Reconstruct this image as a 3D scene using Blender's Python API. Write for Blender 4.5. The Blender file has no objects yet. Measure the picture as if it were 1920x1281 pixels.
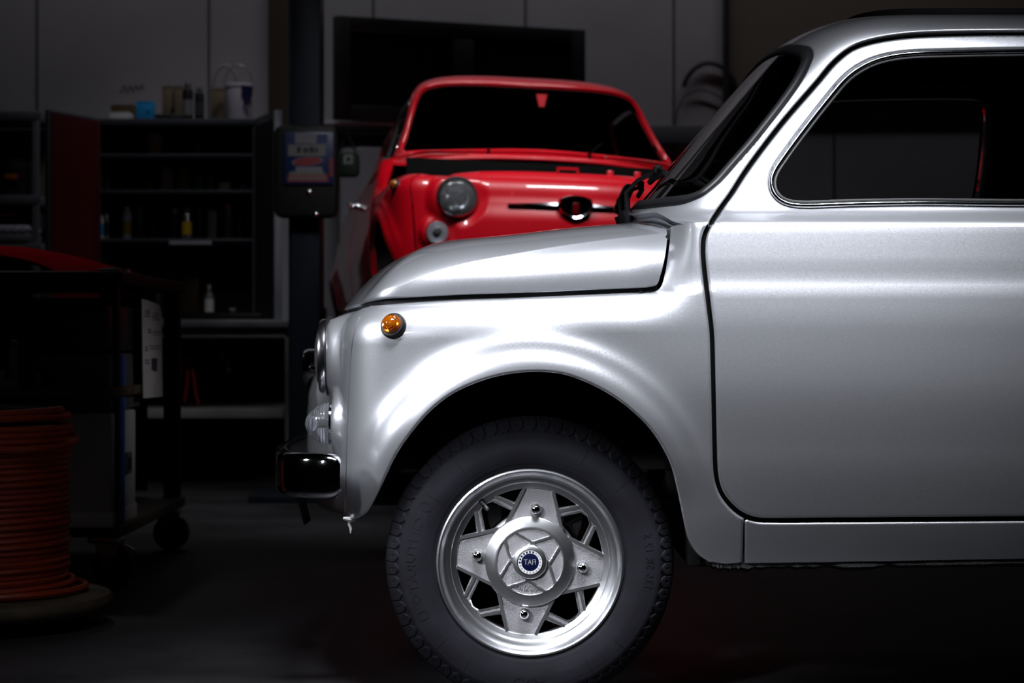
import bpy, bmesh, math, random
import numpy as np
from mathutils import Vector, Matrix
from mathutils.geometry import delaunay_2d_cdt

random.seed(7)
SC = bpy.context.scene
COL = SC.collection
PI = math.pi

# ------------------------------------------------------------------ camera
CD, CF, CH = 3.8, 4000.0, 0.65          # distance to the car's near flank, focal length in pixels, lens height
GZ = -0.0135                            # floor level
cam_data = bpy.data.cameras.new('camera')
cam_data.sensor_width = 36.0
cam_data.lens = 36.0 * CF / 1920.0
cam_data.clip_end = 60
cam_data.dof.use_dof = True
cam_data.dof.focus_distance = CD + 0.05
cam_data.dof.aperture_fstop = 6.3
cam = bpy.data.objects.new('camera', cam_data)
COL.objects.link(cam)
cam.location = (0, -CD, CH)
cam.rotation_euler = (PI / 2, 0, 0)
SC.camera = cam

# ------------------------------------------------------------------ world, lights, exposure
SC.view_settings.view_transform = 'Standard'
SC.view_settings.look = 'None'
SC.view_settings.gamma = 1.0
SC.view_settings.use_curve_mapping = False
SC.view_settings.exposure = 0.0
w = bpy.data.worlds.new('workshop_dark')
SC.world = w
w.use_nodes = True
w.node_tree.nodes['Background'].inputs[0].default_value = (0.75, 0.82, 1.0, 1)
w.node_tree.nodes['Background'].inputs[1].default_value = 0.0012


def area_light(name, loc, target, sx, sy, power, color=(1, 1, 1), spread=180):
    d = bpy.data.lights.new(name, 'AREA')
    d.shape = 'RECTANGLE'
    d.size, d.size_y = sx, sy
    d.energy = power
    d.color = color
    d.spread = math.radians(spread)
    o = bpy.data.objects.new(name, d)
    COL.objects.link(o)
    o.location = loc
    v = Vector(target) - Vector(loc)
    o.rotation_euler = v.to_track_quat('-Z', 'Y').to_euler()
    return o


area_light('overhead_softbox', (0.24, -0.72, 2.2), (0.22, 0.03, 0.66), 1.5, 0.32, 8.6, (0.91, 0.94, 1.0), 43)
area_light('key_softbox', (-2.8, -1.0, 1.85), (-0.22, 0.10, 0.45), 0.5, 0.5, 0.75, (0.91, 0.94, 1.0), 18)
area_light('wheel_fill', (-1.5, -2.7, 1.7), (0.02, 0.06, 0.22), 0.35, 0.35, 0.55, (0.91, 0.94, 1.0), 11)  # added fill that brightens the wheel face, no real fitting
area_light('red_car_strip', (-0.55, 2.7, 3.2), (-0.1, 4.2, 1.2), 0.9, 0.2, 6.0, (0.93, 0.96, 1.0), 66)
area_light('red_car_strip', (0.75, 2.7, 3.2), (0.1, 4.2, 1.2), 0.9, 0.2, 5.5, (0.93, 0.96, 1.0), 60)
area_light('cart_top_fill', (-1.7, 3.7, 3.2), (-1.5, 2.4, 0.9), 0.3, 0.3, 0.30, (1.0, 0.95, 0.92), 24)  # added light for the cart top and the red panel on it
area_light('cart_side_fill', (0.35, 1.85, 1.15), (-1.05, 2.3, 0.5), 0.25, 0.25, 0.07, (0.97, 0.97, 1.0), 26)  # added fill from the right for the cart's side and paper
area_light('reel_fill', (-1.75, -1.6, 2.5), (-1.22, 1.1, 0.30), 0.4, 0.4, 0.028, (1.0, 0.95, 0.9), 15)  # made-up light that lifts the hose reel
area_light('wall_strip', (-0.3, 6.75, 4.5), (-0.2, 7.6, 2.0), 6.0, 0.2, 16, (0.97, 0.94, 1.0), 140)
area_light('cabinet_top_fill', (-1.1, 5.2, 4.6), (-1.5, 6.5, 1.95), 0.6, 0.3, 1.5, (0.97, 0.95, 1.0), 40)  # added in place of ambient light on the things above the cabinet

# ------------------------------------------------------------------ materials
MATS = {}


def mat(name, color, rough=0.5, metal=0.0, coat=0.0, coat_rough=0.03, noise=0.0, noise_scale=30.0, bump=0.0,
        bump_scale=200.0, emit=None, emit_strength=0.0, transmission=0.0, ior=1.45, aniso=0.0, spec=0.5, noise_color=None, alpha=1.0):
    if name in MATS:
        return MATS[name]
    m = bpy.data.materials.new(name)
    m.use_nodes = True
    nt = m.node_tree
    b = nt.nodes['Principled BSDF']
    b.inputs['Base Color'].default_value = (*color, 1)
    b.inputs['Roughness'].default_value = rough
    b.inputs['Metallic'].default_value = metal
    b.inputs['Coat Weight'].default_value = coat
    b.inputs['Coat Roughness'].default_value = coat_rough
    b.inputs['Transmission Weight'].default_value = transmission
    b.inputs['IOR'].default_value = ior
    b.inputs['Anisotropic'].default_value = aniso
    b.inputs['Specular IOR Level'].default_value = spec
    b.inputs['Alpha'].default_value = alpha
    if emit:
        b.inputs['Emission Color'].default_value = (*emit, 1)
        b.inputs['Emission Strength'].default_value = emit_strength
    if noise or bump:
        tc = nt.nodes.new('ShaderNodeTexCoord')
    if noise:
        n = nt.nodes.new('ShaderNodeTexNoise')
        n.inputs['Scale'].default_value = noise_scale
        n.inputs['Detail'].default_value = 6
        nt.links.new(tc.outputs['Object'], n.inputs['Vector'])
        mx = nt.nodes.new('ShaderNodeMix')
        mx.data_type = 'RGBA'
        c2 = noise_color or tuple(c * (1 - noise) for c in color)
        mx.inputs[6].default_value = (*color, 1)
        mx.inputs[7].default_value = (*c2, 1)
        rp = nt.nodes.new('ShaderNodeMapRange')
        rp.inputs[1].default_value = 0.35
        rp.inputs[2].default_value = 0.65
        nt.links.new(n.outputs['Fac'], rp.inputs[0])
        nt.links.new(rp.outputs[0], mx.inputs[0])
        nt.links.new(mx.outputs[2], b.inputs['Base Color'])
    if bump:
        n2 = nt.nodes.new('ShaderNodeTexNoise')
        n2.inputs['Scale'].default_value = bump_scale
        n2.inputs['Detail'].default_value = 4
        nt.links.new(tc.outputs['Object'], n2.inputs['Vector'])
        bp = nt.nodes.new('ShaderNodeBump')
        bp.inputs['Strength'].default_value = bump
        bp.inputs['Distance'].default_value = 0.002
        nt.links.new(n2.outputs['Fac'], bp.inputs['Height'])
        nt.links.new(bp.outputs[0], b.inputs['Normal'])
    MATS[name] = m
    return m


def car_paint(name, color, metal, rough, flake):
    m = mat(name, color, rough, metal, coat=1.0, coat_rough=0.02)
    nt = m.node_tree
    b = nt.nodes['Principled BSDF']
    if flake:
        tc = nt.nodes.new('ShaderNodeTexCoord')
        v = nt.nodes.new('ShaderNodeTexVoronoi')
        v.inputs['Scale'].default_value = 1500
        nt.links.new(tc.outputs['Object'], v.inputs['Vector'])
        s = nt.nodes.new('ShaderNodeVectorMath'); s.operation = 'SUBTRACT'
        s.inputs[1].default_value = (0.5, 0.5, 0.5)
        nt.links.new(v.outputs['Color'], s.inputs[0])
        sc = nt.nodes.new('ShaderNodeVectorMath'); sc.operation = 'SCALE'
        sc.inputs['Scale'].default_value = flake
        nt.links.new(s.outputs[0], sc.inputs[0])
        g = nt.nodes.new('ShaderNodeNewGeometry')
        ad = nt.nodes.new('ShaderNodeVectorMath'); ad.operation = 'ADD'
        nt.links.new(g.outputs['Normal'], ad.inputs[0])
        nt.links.new(sc.outputs[0], ad.inputs[1])
        nm = nt.nodes.new('ShaderNodeVectorMath'); nm.operation = 'NORMALIZE'
        nt.links.new(ad.outputs[0], nm.inputs[0])
        nt.links.new(nm.outputs[0], b.inputs['Normal'])
        g2 = nt.nodes.new('ShaderNodeNewGeometry')
        nt.links.new(g2.outputs['Normal'], b.inputs['Coat Normal'])
    return m


M_WHITE = car_paint('pearl_white_paint', (0.72, 0.73, 0.775), 0.80, 0.365, 0.07)
M_RED = car_paint('red_paint', (0.56, 0.001, 0.010), 0.0, 0.35, 0.0)
M_CHROME = mat('chrome', (0.82, 0.83, 0.85), 0.06, 1.0)
M_DARKCHROME = mat('aged_chrome', (0.55, 0.56, 0.58), 0.10, 1.0)
M_STEEL = mat('brushed_steel', (0.6, 0.6, 0.62), 0.28, 1.0)
M_RUBBER = mat('black_rubber', (0.012, 0.012, 0.014), 0.45)
M_TYRE = mat('tyre_rubber', (0.010, 0.0095, 0.0128), 0.7, noise=0.45, noise_scale=14, bump=0.15, bump_scale=160, noise_color=(0.015, 0.0155, 0.020), spec=.12)
M_BLACK = mat('matte_black', (0.006, 0.006, 0.007), 0.7)
M_GAP = mat('gap_shade_black', (0.002, 0.002, 0.002), 0.9, spec=0.1)  # near-black, puts the shade of open gaps into the colour
M_LIP = mat('turned_aluminium', (0.68, 0.685, 0.71), 0.30, 1.0)
M_CAST = mat('cast_aluminium', (0.30, 0.295, 0.31), 0.5, 0.75, bump=0.5, bump_scale=900)
M_NAVY = mat('navy_enamel', (0.004, 0.006, 0.03), 0.2, coat=0.6)
M_SILVERTEXT = mat('silver_lettering', (0.5, 0.49, 0.45), 0.4, 0.6)
M_BADGEWHITE = mat('badge_white', (0.75, 0.76, 0.8), 0.35)
M_GLASS = mat('tinted_glass', (0.6, 0.63, 0.63), 0.02, transmission=1.0, ior=1.05, coat=1.0, coat_rough=0.01)
M_LENS = mat('clear_lens', (0.95, 0.96, 1.0), 0.03, transmission=1.0, ior=1.45)
M_AMBER = mat('amber_lens', (1.0, 0.25, 0.01), 0.05, transmission=0.75, ior=1.45, coat=1.0)
M_FABRIC = mat('black_roof_fabric', (0.008, 0.008, 0.009), 0.8, bump=0.4, bump_scale=300)
M_INTERIOR = mat('dark_interior', (0.004, 0.004, 0.0045), 0.7)
M_UNDER = mat('underseal', (0.006, 0.006, 0.0065), 0.65, bump=0.7, bump_scale=240)


# ------------------------------------------------------------------ scene graph helpers
def link(o, parent=None):
    COL.objects.link(o)
    if parent:
        o.parent = parent
    return o


def tag(o, label=None, cat=None, group=None, kind=None):
    if label: o['label'] = label
    if cat: o['category'] = cat
    if group: o['group'] = group
    if kind: o['kind'] = kind
    return o


def thing(name, label, cat, loc=(0, 0, 0), rotz=0.0, group=None):
    o = bpy.data.objects.new(name, None)
    o.empty_display_size = 0.05
    o.location = loc
    o.rotation_euler = (0, 0, rotz)
    link(o)
    return tag(o, label, cat, group)


def raw_obj(name, V, F, mats, parent=None, normals=None, fm=None, smooth=False):
    me = bpy.data.meshes.new(name)
    me.from_pydata([tuple(map(float, v)) for v in V], [], [tuple(map(int, f)) for f in F])
    if not isinstance(mats, (list, tuple)):
        mats = [mats]
    for m in mats:
        me.materials.append(m)
    if fm is not None:
        me.polygons.foreach_set('material_index', np.array(fm, dtype=np.int32))
    if normals is not None or smooth:
        me.polygons.foreach_set('use_smooth', np.ones(len(me.polygons), dtype=bool))
    me.update()
    if normals is not None:
        me.normals_split_custom_set_from_vertices([tuple(map(float, n)) for n in normals])
    return link(bpy.data.objects.new(name, me), parent)


class MB:
    """collects shapes into one mesh; every face keeps a material slot and a smooth flag"""
    def __init__(self):
        self.V, self.F, self.M, self.S = [], [], [], []

    def add(self, V, F, m=0, smooth=False, mtx=None):
        b = len(self.V)
        if mtx is not None:
            V = [mtx @ Vector(v) for v in V]
        self.V += [tuple(v) for v in V]
        self.F += [tuple(i + b for i in f) for f in F]
        self.M += [m] * len(F)
        self.S += [smooth] * len(F)
        return self

    def box(self, lo, hi, m=0, bev=0.0, mtx=None):
        x0, y0, z0 = lo; x1, y1, z1 = hi
        if x0 > x1: x0, x1 = x1, x0
        if y0 > y1: y0, y1 = y1, y0
        if z0 > z1: z0, z1 = z1, z0
        if bev <= 0:
            V = [(x0, y0, z0), (x1, y0, z0), (x1, y1, z0), (x0, y1, z0), (x0, y0, z1), (x1, y0, z1), (x1, y1, z1), (x0, y1, z1)]
            F = [(0, 3, 2, 1), (4, 5, 6, 7), (0, 1, 5, 4), (1, 2, 6, 5), (2, 3, 7, 6), (3, 0, 4, 7)]
            return self.add(V, F, m, False, mtx)
        bm = bmesh.new()
        bmesh.ops.create_cube(bm, size=1.0)
        for v in bm.verts:
            v.co = Vector(((x0 + x1) / 2 + v.co.x * (x1 - x0), (y0 + y1) / 2 + v.co.y * (y1 - y0), (z0 + z1) / 2 + v.co.z * (z1 - z0)))
        bev = min(bev, 0.45 * min(x1 - x0, y1 - y0, z1 - z0))
        bmesh.ops.bevel(bm, geom=list(bm.edges) + list(bm.verts), offset=bev, segments=2, profile=0.5, affect='EDGES')
        bm.verts.index_update()
        V = [tuple(v.co) for v in bm.verts]
        F = [tuple(v.index for v in f.verts) for f in bm.faces]
        bm.free()
        return self.add(V, F, m, False, mtx)

    def lathe(self, prof, n=32, m=0, mtx=None, smooth=True, closed=False):
        """prof: list of (r, z), revolved round +Z"""
        V, F = [], []
        k = len(prof)
        for i in range(n):
            a = 2 * PI * i / n
            for r, z in prof:
                V.append((r * math.cos(a), r * math.sin(a), z))
        for i in range(n):
            j = (i + 1) % n
            for q in range(k if closed else k - 1):
                q2 = (q + 1) % k
                F.append((i * k + q, j * k + q, j * k + q2, i * k + q2))
        return self.add(V, F, m, smooth, mtx)

    def cyl(self, p0, p1, r, n=16, m=0, r2=None, smooth=True):
        p0, p1 = Vector(p0), Vector(p1)
        d = p1 - p0
        q = d.to_track_quat('Z', 'Y').to_matrix().to_4x4()
        mt = Matrix.Translation(p0) @ q
        L = d.length
        r2 = r if r2 is None else r2
        self.lathe([(0, 0), (r, 0)], n, m, mt, False)
        self.lathe([(r, 0), (r2, L)], n, m, mt, smooth)
        return self.lathe([(r2, L), (0, L)], n, m, mt, False)

    def tube(self, pts, r, n=8, m=0, closed=False, flat=1.0):
        pts = [Vector(p) for p in pts]
        K = len(pts)
        V, F = [], []
        up = Vector((0, 0, 1))
        prev = None
        for i, p in enumerate(pts):
            if closed:
                t = pts[(i + 1) % K] - pts[i - 1]
            else:
                t = pts[min(i + 1, K - 1)] - pts[max(i - 1, 0)]
            t.normalize()
            if prev is None:
                a = t.cross(up)
                if a.length < 1e-3: a = t.cross(Vector((1, 0, 0)))
            else:
                a = prev - t * prev.dot(t)
            a.normalize(); prev = a
            b = t.cross(a)
            rr = r[i] if isinstance(r, (list, tuple)) else r
            for j in range(n):
                an = 2 * PI * j / n
                V.append(p + a * (rr * math.cos(an)) + b * (rr * flat * math.sin(an)))
        for i in range(K if closed else K - 1):
            i2 = (i + 1) % K
            for j in range(n):
                j2 = (j + 1) % n
                F.append((i * n + j, i2 * n + j, i2 * n + j2, i * n + j2))
        if not closed:
            F.append(tuple(range(n)))
            F.append(tuple((K - 1) * n + j for j in reversed(range(n))))
        return self.add(V, F, m, True)

    def prism(self, poly, z0, z1, m=0, mtx=None, smooth=False):
        n = len(poly)
        V = [(x, y, z0) for x, y in poly] + [(x, y, z1) for x, y in poly]
        F = [tuple(reversed(range(n))), tuple(range(n, 2 * n))]
        F += [(i, (i + 1) % n, n + (i + 1) % n, n + i) for i in range(n)]
        return self.add(V, F, m, smooth, mtx)

    def build(self, name, mats, parent=None):
        me = bpy.data.meshes.new(name)
        me.from_pydata(self.V, [], self.F)
        if not isinstance(mats, (list, tuple)):
            mats = [mats]
        for mm in mats:
            me.materials.append(mm)
        me.polygons.foreach_set('material_index', np.array(self.M, dtype=np.int32))
        me.polygons.foreach_set('use_smooth', np.array(self.S, dtype=bool))
        me.update()
        bm = bmesh.new(); bm.from_mesh(me)
        bmesh.ops.remove_doubles(bm, verts=bm.verts, dist=1e-6)
        bmesh.ops.recalc_face_normals(bm, faces=bm.faces)
        bm.to_mesh(me); bm.free()
        if hasattr(me, 'set_sharp_from_angle'):
            me.set_sharp_from_angle(angle=math.radians(42))
        return link(bpy.data.objects.new(name, me), parent)


def text_geo(s, size, depth=0.0, res=2):
    """outline of a word as (verts, faces), centred on the origin in XY"""
    cu = bpy.data.curves.new('lettering', 'FONT')
    cu.body = s; cu.size = size; cu.align_x = 'CENTER'; cu.align_y = 'CENTER'
    cu.resolution_u = res; cu.extrude = depth
    o = bpy.data.objects.new('lettering', cu)
    COL.objects.link(o)
    dg = bpy.context.evaluated_depsgraph_get()
    me = o.evaluated_get(dg).to_mesh()
    V = [tuple(v.co) for v in me.vertices]
    F = [tuple(p.vertices) for p in me.polygons]
    o.evaluated_get(dg).to_mesh_clear()
    bpy.data.objects.remove(o); bpy.data.curves.remove(cu)
    return V, F


# ------------------------------------------------------------------ curves and surfaces
def pchip(pairs):
    xs = np.array([p[0] for p in pairs], float); ys = np.array([p[1] for p in pairs], float)
    h = np.diff(xs); d = np.diff(ys) / h
    m = np.zeros(len(xs))
    m[0], m[-1] = d[0], d[-1]
    for i in range(1, len(xs) - 1):
        if d[i - 1] * d[i] > 0:
            w1, w2 = 2 * h[i] + h[i - 1], h[i] + 2 * h[i - 1]
            m[i] = (w1 + w2) / (w1 / d[i - 1] + w2 / d[i])

    def f(x):
        x = np.clip(np.asarray(x, float), xs[0], xs[-1])
        i = np.clip(np.searchsorted(xs, x) - 1, 0, len(xs) - 2)
        t = (x - xs[i]) / h[i]
        return ((2 * t**3 - 3 * t**2 + 1) * ys[i] + (t**3 - 2 * t**2 + t) * h[i] * m[i]
                + (-2 * t**3 + 3 * t**2) * ys[i + 1] + (t**3 - t**2) * h[i] * m[i + 1])
    return f


def sstep(a, b, x):
    t = np.clip((np.asarray(x, float) - a) / (b - a), 0, 1)
    return t * t * (3 - 2 * t)


def smooth_path(pts, n=6):
    """Catmull-Rom through 2-D points"""
    P = np.array(pts, float)
    if len(P) < 3:
        t = np.linspace(0, 1, n + 1)[:, None]
        return P[0] * (1 - t) + P[1] * t
    Q = np.vstack([2 * P[0] - P[1], P, 2 * P[-1] - P[-2]])
    out = []
    for i in range(1, len(Q) - 2):
        p0, p1, p2, p3 = Q[i - 1], Q[i], Q[i + 1], Q[i + 2]
        t0 = 0; t1 = t0 + max(np.linalg.norm(p1 - p0), 1e-9)**.5; t2 = t1 + max(np.linalg.norm(p2 - p1), 1e-9)**.5; t3 = t2 + max(np.linalg.norm(p3 - p2), 1e-9)**.5
        for k in range(n):
            t = t1 + (t2 - t1) * k / n
            A1 = (t1 - t) / (t1 - t0) * p0 + (t - t0) / (t1 - t0) * p1
            A2 = (t2 - t) / (t2 - t1) * p1 + (t - t1) / (t2 - t1) * p2
            A3 = (t3 - t) / (t3 - t2) * p2 + (t - t2) / (t3 - t2) * p3
            B1 = (t2 - t) / (t2 - t0) * A1 + (t - t0) / (t2 - t0) * A2
            B2 = (t3 - t) / (t3 - t1) * A2 + (t - t1) / (t3 - t1) * A3
            out.append((t2 - t) / (t2 - t1) * B1 + (t - t1) / (t2 - t1) * B2)
    out.append(P[-1])
    return np.array(out)


def offset_path(P, d):
    P = np.asarray(P, float)
    T = np.gradient(P, axis=0)
    T /= np.linalg.norm(T, axis=1)[:, None] + 1e-12
    return P + np.stack([-T[:, 1], T[:, 0]], 1) * d


def seg_dist(P, A, B):
    """distance from points to segments: distance, nearest point"""
    best = np.full(len(P), 1e9); near = np.zeros((len(P), 2))
    for c in range(0, len(P), 4000):
        p = P[c:c + 4000]
        ab = B - A
        l2 = (ab**2).sum(1) + 1e-18
        t = np.clip(((p[:, None, :] - A[None]) * ab[None]).sum(2) / l2[None], 0, 1)
        q = A[None] + t[..., None] * ab[None]
        d2 = ((p[:, None, :] - q)**2).sum(2)
        k = d2.argmin(1)
        best[c:c + 4000] = np.sqrt(d2[np.arange(len(p)), k])
        near[c:c + 4000] = q[np.arange(len(p)), k]
    return best, near


def inside(P, poly):
    x, y = P[:, 0], P[:, 1]
    r = np.zeros(len(P), bool)
    xj, yj = poly[-1]
    for xi, yi in poly:
        if yi != yj:
            r ^= ((yi > y) != (yj > y)) & (x < (xj - xi) * (y - yi) / (yj - yi) + xi)
        xj, yj = xi, yi
    return r


def project(P):
    dep = CD + P[:, 1]
    return np.stack([960 + CF * P[:, 0] / dep, 640 - CF * (P[:, 2] - CH) / dep], 1)


def invert(surf, px, guess):
    """surface parameters under given points of the near flank's side elevation"""
    px = np.asarray(px, float); uv = np.array(guess, float)
    e = 1e-4
    for it in range(40):
        r = project(surf(uv[:, 0], uv[:, 1])) - px
        Ju = (project(surf(uv[:, 0] + e, uv[:, 1])) - px - r) / e
        Jv = (project(surf(uv[:, 0], uv[:, 1] + e)) - px - r) / e
        det = Ju[:, 0] * Jv[:, 1] - Ju[:, 1] * Jv[:, 0]
        det = np.where(abs(det) < 1e4, np.sign(det + 1e-9) * 1e4, det)
        du = -(r[:, 0] * Jv[:, 1] - r[:, 1] * Jv[:, 0]) / det
        dv = -(Ju[:, 0] * r[:, 1] - Ju[:, 1] * r[:, 0]) / det
        s = np.minimum(1, 0.03 / (np.hypot(du, dv) + 1e-9))
        uv[:, 0] += du * s; uv[:, 1] += dv * s
    return uv


def densify(P, step):
    P = np.asarray(P, float); out = []
    n = len(P)
    for i in range(n):
        a, b = P[i], P[(i + 1) % n]
        L = np.linalg.norm(b - a)
        if L < 1e-5: continue
        k = max(1, int(math.ceil(L / step)))
        for j in range(k):
            out.append(a + (b - a) * j / k)
    return np.array(out)


def frame(surf, uv):
    e = 2e-4
    P = surf(uv[:, 0], uv[:, 1])
    Tu = (surf(uv[:, 0] + e, uv[:, 1]) - surf(uv[:, 0] - e, uv[:, 1])) / (2 * e)
    Tv = (surf(uv[:, 0], uv[:, 1] + e) - surf(uv[:, 0], uv[:, 1] - e)) / (2 * e)
    N = np.cross(Tu, Tv)
    N /= np.linalg.norm(N, axis=1)[:, None] + 1e-15
    return P, Tu, Tv, N


def panel(surf, outline, holes=(), step=0.014, roll=0.005, skirt=0.014, mirror=None, lift=0.0, flip=False, half=False, extra=None, noroll=None, up=False, tuck=.5):
    """sheet-metal panel: a trimmed piece of a smooth surface with rolled, flanged edges.
    half: edges lying on the car's centre plane (y=.65) are joined to the mirrored half."""
    loops = [densify(outline, step * 0.6)] + [densify(h, step * 0.6) for h in holes]
    A = np.vstack(loops); B = np.vstack([np.roll(l, -1, axis=0) for l in loops])
    if half:
        ya = surf(A[:, 0], A[:, 1])[:, 1]; yb = surf(B[:, 0], B[:, 1])[:, 1]
        free = (abs(ya - .65) < 1e-3) & (abs(yb - .65) < 1e-3)
    else:
        free = np.zeros(len(A), bool)
    if noroll is not None:
        free = free | noroll((A + B) / 2)
    sA, sB = A[~free], B[~free]

    def within(P):
        r = inside(P, loops[0])
        for h in loops[1:]:
            r &= ~inside(P, h)
        return r
    lo, hi = loops[0].min(0), loops[0].max(0)
    gx = np.arange(lo[0], hi[0] + step, step); gy = np.arange(lo[1], hi[1] + step, step)
    G = np.stack(np.meshgrid(gx, gy, indexing='ij'), -1).reshape(-1, 2)
    G[:, 0] += 0.37 * step; G[:, 1] += 0.41 * step
    G = G[within(G)]
    dA, _ = seg_dist(G, A, B)
    G = G[dA > max(roll * 1.25, step * 0.35)]
    if extra is not None:
        X = extra[within(extra)]
        dx, _ = seg_dist(X, A, B)
        X = X[dx > roll * 1.2]
        dg, _ = seg_dist(G, X, X + 1e-9)
        G = np.vstack([G[dg > step * 0.75], X])
    rings = []
    if roll > 0:
        dirs = B - A
        nrm = np.stack([-dirs[:, 1], dirs[:, 0]], 1); nrm /= np.linalg.norm(nrm, axis=1)[:, None] + 1e-12
        mid = (A + B) / 2
        for f in (0.12, 0.35, 0.7, 1.1):
            for sgn in (1, -1):
                q = (mid + nrm * sgn * roll * f)[~free]
                q = q[within(q)]
                if len(q):
                    d, _ = seg_dist(q, A, B)
                    rings.append(q[d > 0.97 * roll * f])
    pts = np.vstack([A] + rings + [G])
    off = 0; edges = []
    for l in loops:
        n = len(l)
        edges += [(off + i, off + (i + 1) % n) for i in range(n)]
        off += n
    vo, eo, fo, ov, oe, of = delaunay_2d_cdt([Vector(p) for p in pts], edges, [], 0, 1e-7)
    UV = np.array([(v.x, v.y) for v in vo])
    F = np.array([tuple(f) for f in fo])
    F = F[within(UV[F].mean(1))]
    used = np.unique(F)
    re = -np.ones(len(UV), int); re[used] = np.arange(len(used))
    UV = UV[used]; F = re[F]
    P, Tu, Tv, N = frame(surf, UV)
    if flip: N = -N
    if up:
        N = N * np.where(N[:, 2] < 0, -1, 1)[:, None]
        N = N + np.array([0, 0, .25]); N /= np.linalg.norm(N, axis=1)[:, None]
    # orient faces along N
    fn = np.cross(P[F[:, 1]] - P[F[:, 0]], P[F[:, 2]] - P[F[:, 0]])
    sw = (fn * N[F].mean(1)).sum(1) < 0
    F[sw] = F[sw][:, [0, 2, 1]]
    P = P + N * lift
    # boundary edges
    cnt = {}
    for f in F:
        for i in range(3):
            a, b = int(f[i]), int(f[(i + 1) % 3])
            k = (min(a, b), max(a, b))
            cnt[k] = None if k in cnt else (a, b)
    bnd = [e for e in cnt.values() if e is not None]
    ctr = abs(P[:, 1] - .65) < 1.5e-3 if half else np.zeros(len(P), bool)
    bnd = [e for e in bnd if not (ctr[e[0]] and ctr[e[1]])]
    # side direction at boundary (pointing out of the panel)
    D, near = seg_dist(UV, sA, sB)
    g = UV - near                                           # inward direction in uv
    bacc = {}
    for a, b in bnd:
        d = UV[b] - UV[a]
        # face lies left/right of the edge: inside test
        n2 = np.array([-d[1], d[0]]); n2 /= np.linalg.norm(n2) + 1e-12
        m = (UV[a] + UV[b]) / 2 + n2 * step * 0.02
        s = 1 if within(m[None])[0] else -1
        for v in (a, b):
            bacc[v] = bacc.get(v, 0) + n2 * s
    for v, n2 in bacc.items():
        g[v] = n2
    tg = Tu * g[:, :1] + Tv * g[:, 1:2]
    tg -= N * (tg * N).sum(1)[:, None]
    tg /= np.linalg.norm(tg, axis=1)[:, None] + 1e-15
    if roll > 0:
        q = np.clip(1 - D / roll, 0, 0.97)
        disp = roll * (1 - np.sqrt(1 - q * q))
        P2 = P - N * disp[:, None]
        N2 = N * np.sqrt(1 - q * q)[:, None] - tg * q[:, None]
    else:
        P2, N2 = P, N
    V = [tuple(p) for p in P2]; NN = [tuple(n) for n in N2]; FF = [tuple(f) for f in F]
    if skirt:
        idx = {}
        for a, b in bnd:
            for v in (a, b):
                if v not in idx:
                    idx[v] = len(V)
                    V.append(tuple(P2[v])); NN.append(tuple(-tg[v]))
                    V.append(tuple(P2[v] - (np.array([0, 0, 1.0]) if up else N[v] - tg[v] * tuck) * skirt)); NN.append(tuple(-tg[v]))
            FF.append((idx[b], idx[a], idx[a] + 1, idx[b] + 1))
    V = np.array(V); NN = np.array(NN)
    NN /= np.linalg.norm(NN, axis=1)[:, None] + 1e-15
    return V, FF, NN


def mirrored(geo):
    V, F, N = geo
    V2 = V.copy(); V2[:, 1] = 1.3 - V2[:, 1]
    N2 = N.copy(); N2[:, 1] *= -1
    return V2, [tuple(reversed(f)) for f in F], N2


def joined(a, b):
    n = len(a[0])
    return np.vstack([a[0], b[0]]), list(a[1]) + [tuple(i + n for i in f) for f in b[1]], np.vstack([a[2], b[2]])


def gobj(name, geo, m, parent):
    V, F, N = geo
    return raw_obj(name, V, F, m, parent, normals=N)
# ------------------------------------------------------------------ body surfaces of the small saloon (nose at -x, near flank at y=0, far flank at y=1.3)
XC, FA, FB, FN = 0.055, 0.475, 0.65, 3.2
XC2, RA, RN = 1.78, 0.70, 2.6


def corner_table(A, b, n):
    th = np.linspace(0, PI / 2, 4001)
    t = np.sin(th)**(2 / n); c = np.cos(th)**(2 / n)
    x, y = A * t, b * (1 - c)                     # distance past the corner start, inset from the flank
    s = np.concatenate([[0], np.cumsum(np.hypot(np.diff(x), np.diff(y)))])
    return s, x, y


NOSE_PLAN = [(.055, 0), (.0, .001), (-.06, .004), (-.13, .0105), (-.19, .019), (-.235, .030), (-.268, .045), (-.292, .068), (-.312, .105), (-.328, .160), (-.343, .235), (-.358, .320), (-.374, .420), (-.386, .530), (-.390, .65)]


def nose_table():
    P = np.array(NOSE_PLAN)
    P = np.vstack([P, [P[-2][0], 1.3 - P[-2][1]]])
    C = smooth_path(np.vstack([[(.11, 0)], P]), 60)
    d = np.concatenate([[0], np.cumsum(np.hypot(*np.diff(C, axis=0).T))])
    s = np.linspace(0, d[-1], 6000)
    X, Y = np.interp(s, d, C[:, 0]), np.interp(s, d, C[:, 1])
    k = np.ones(301) / 301
    for _ in range(3):
        Xp = np.pad(X, 150, mode='reflect', reflect_type='odd'); Yp = np.pad(Y, 150, mode='reflect', reflect_type='odd')
        X, Y = np.convolve(Xp, k, 'valid'), np.convolve(Yp, k, 'valid')
    a = np.argmax(X <= XC); b = np.argmax(Y >= .65)
    X, Y = X[a:b + 1], Y[a:b + 1]
    s0 = np.linspace(0, 1, len(X))
    Y = Y - Y[0] * (1 - sstep(0, .3, s0)); X = X + (XC - X[0]) * (1 - sstep(0, .3, s0)); Y = Y + (.65 - Y[-1]) * sstep(.7, 1, s0)
    s = np.concatenate([[0], np.cumsum(np.hypot(np.diff(X), np.diff(Y)))])
    return s, XC - X, Y


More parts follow.
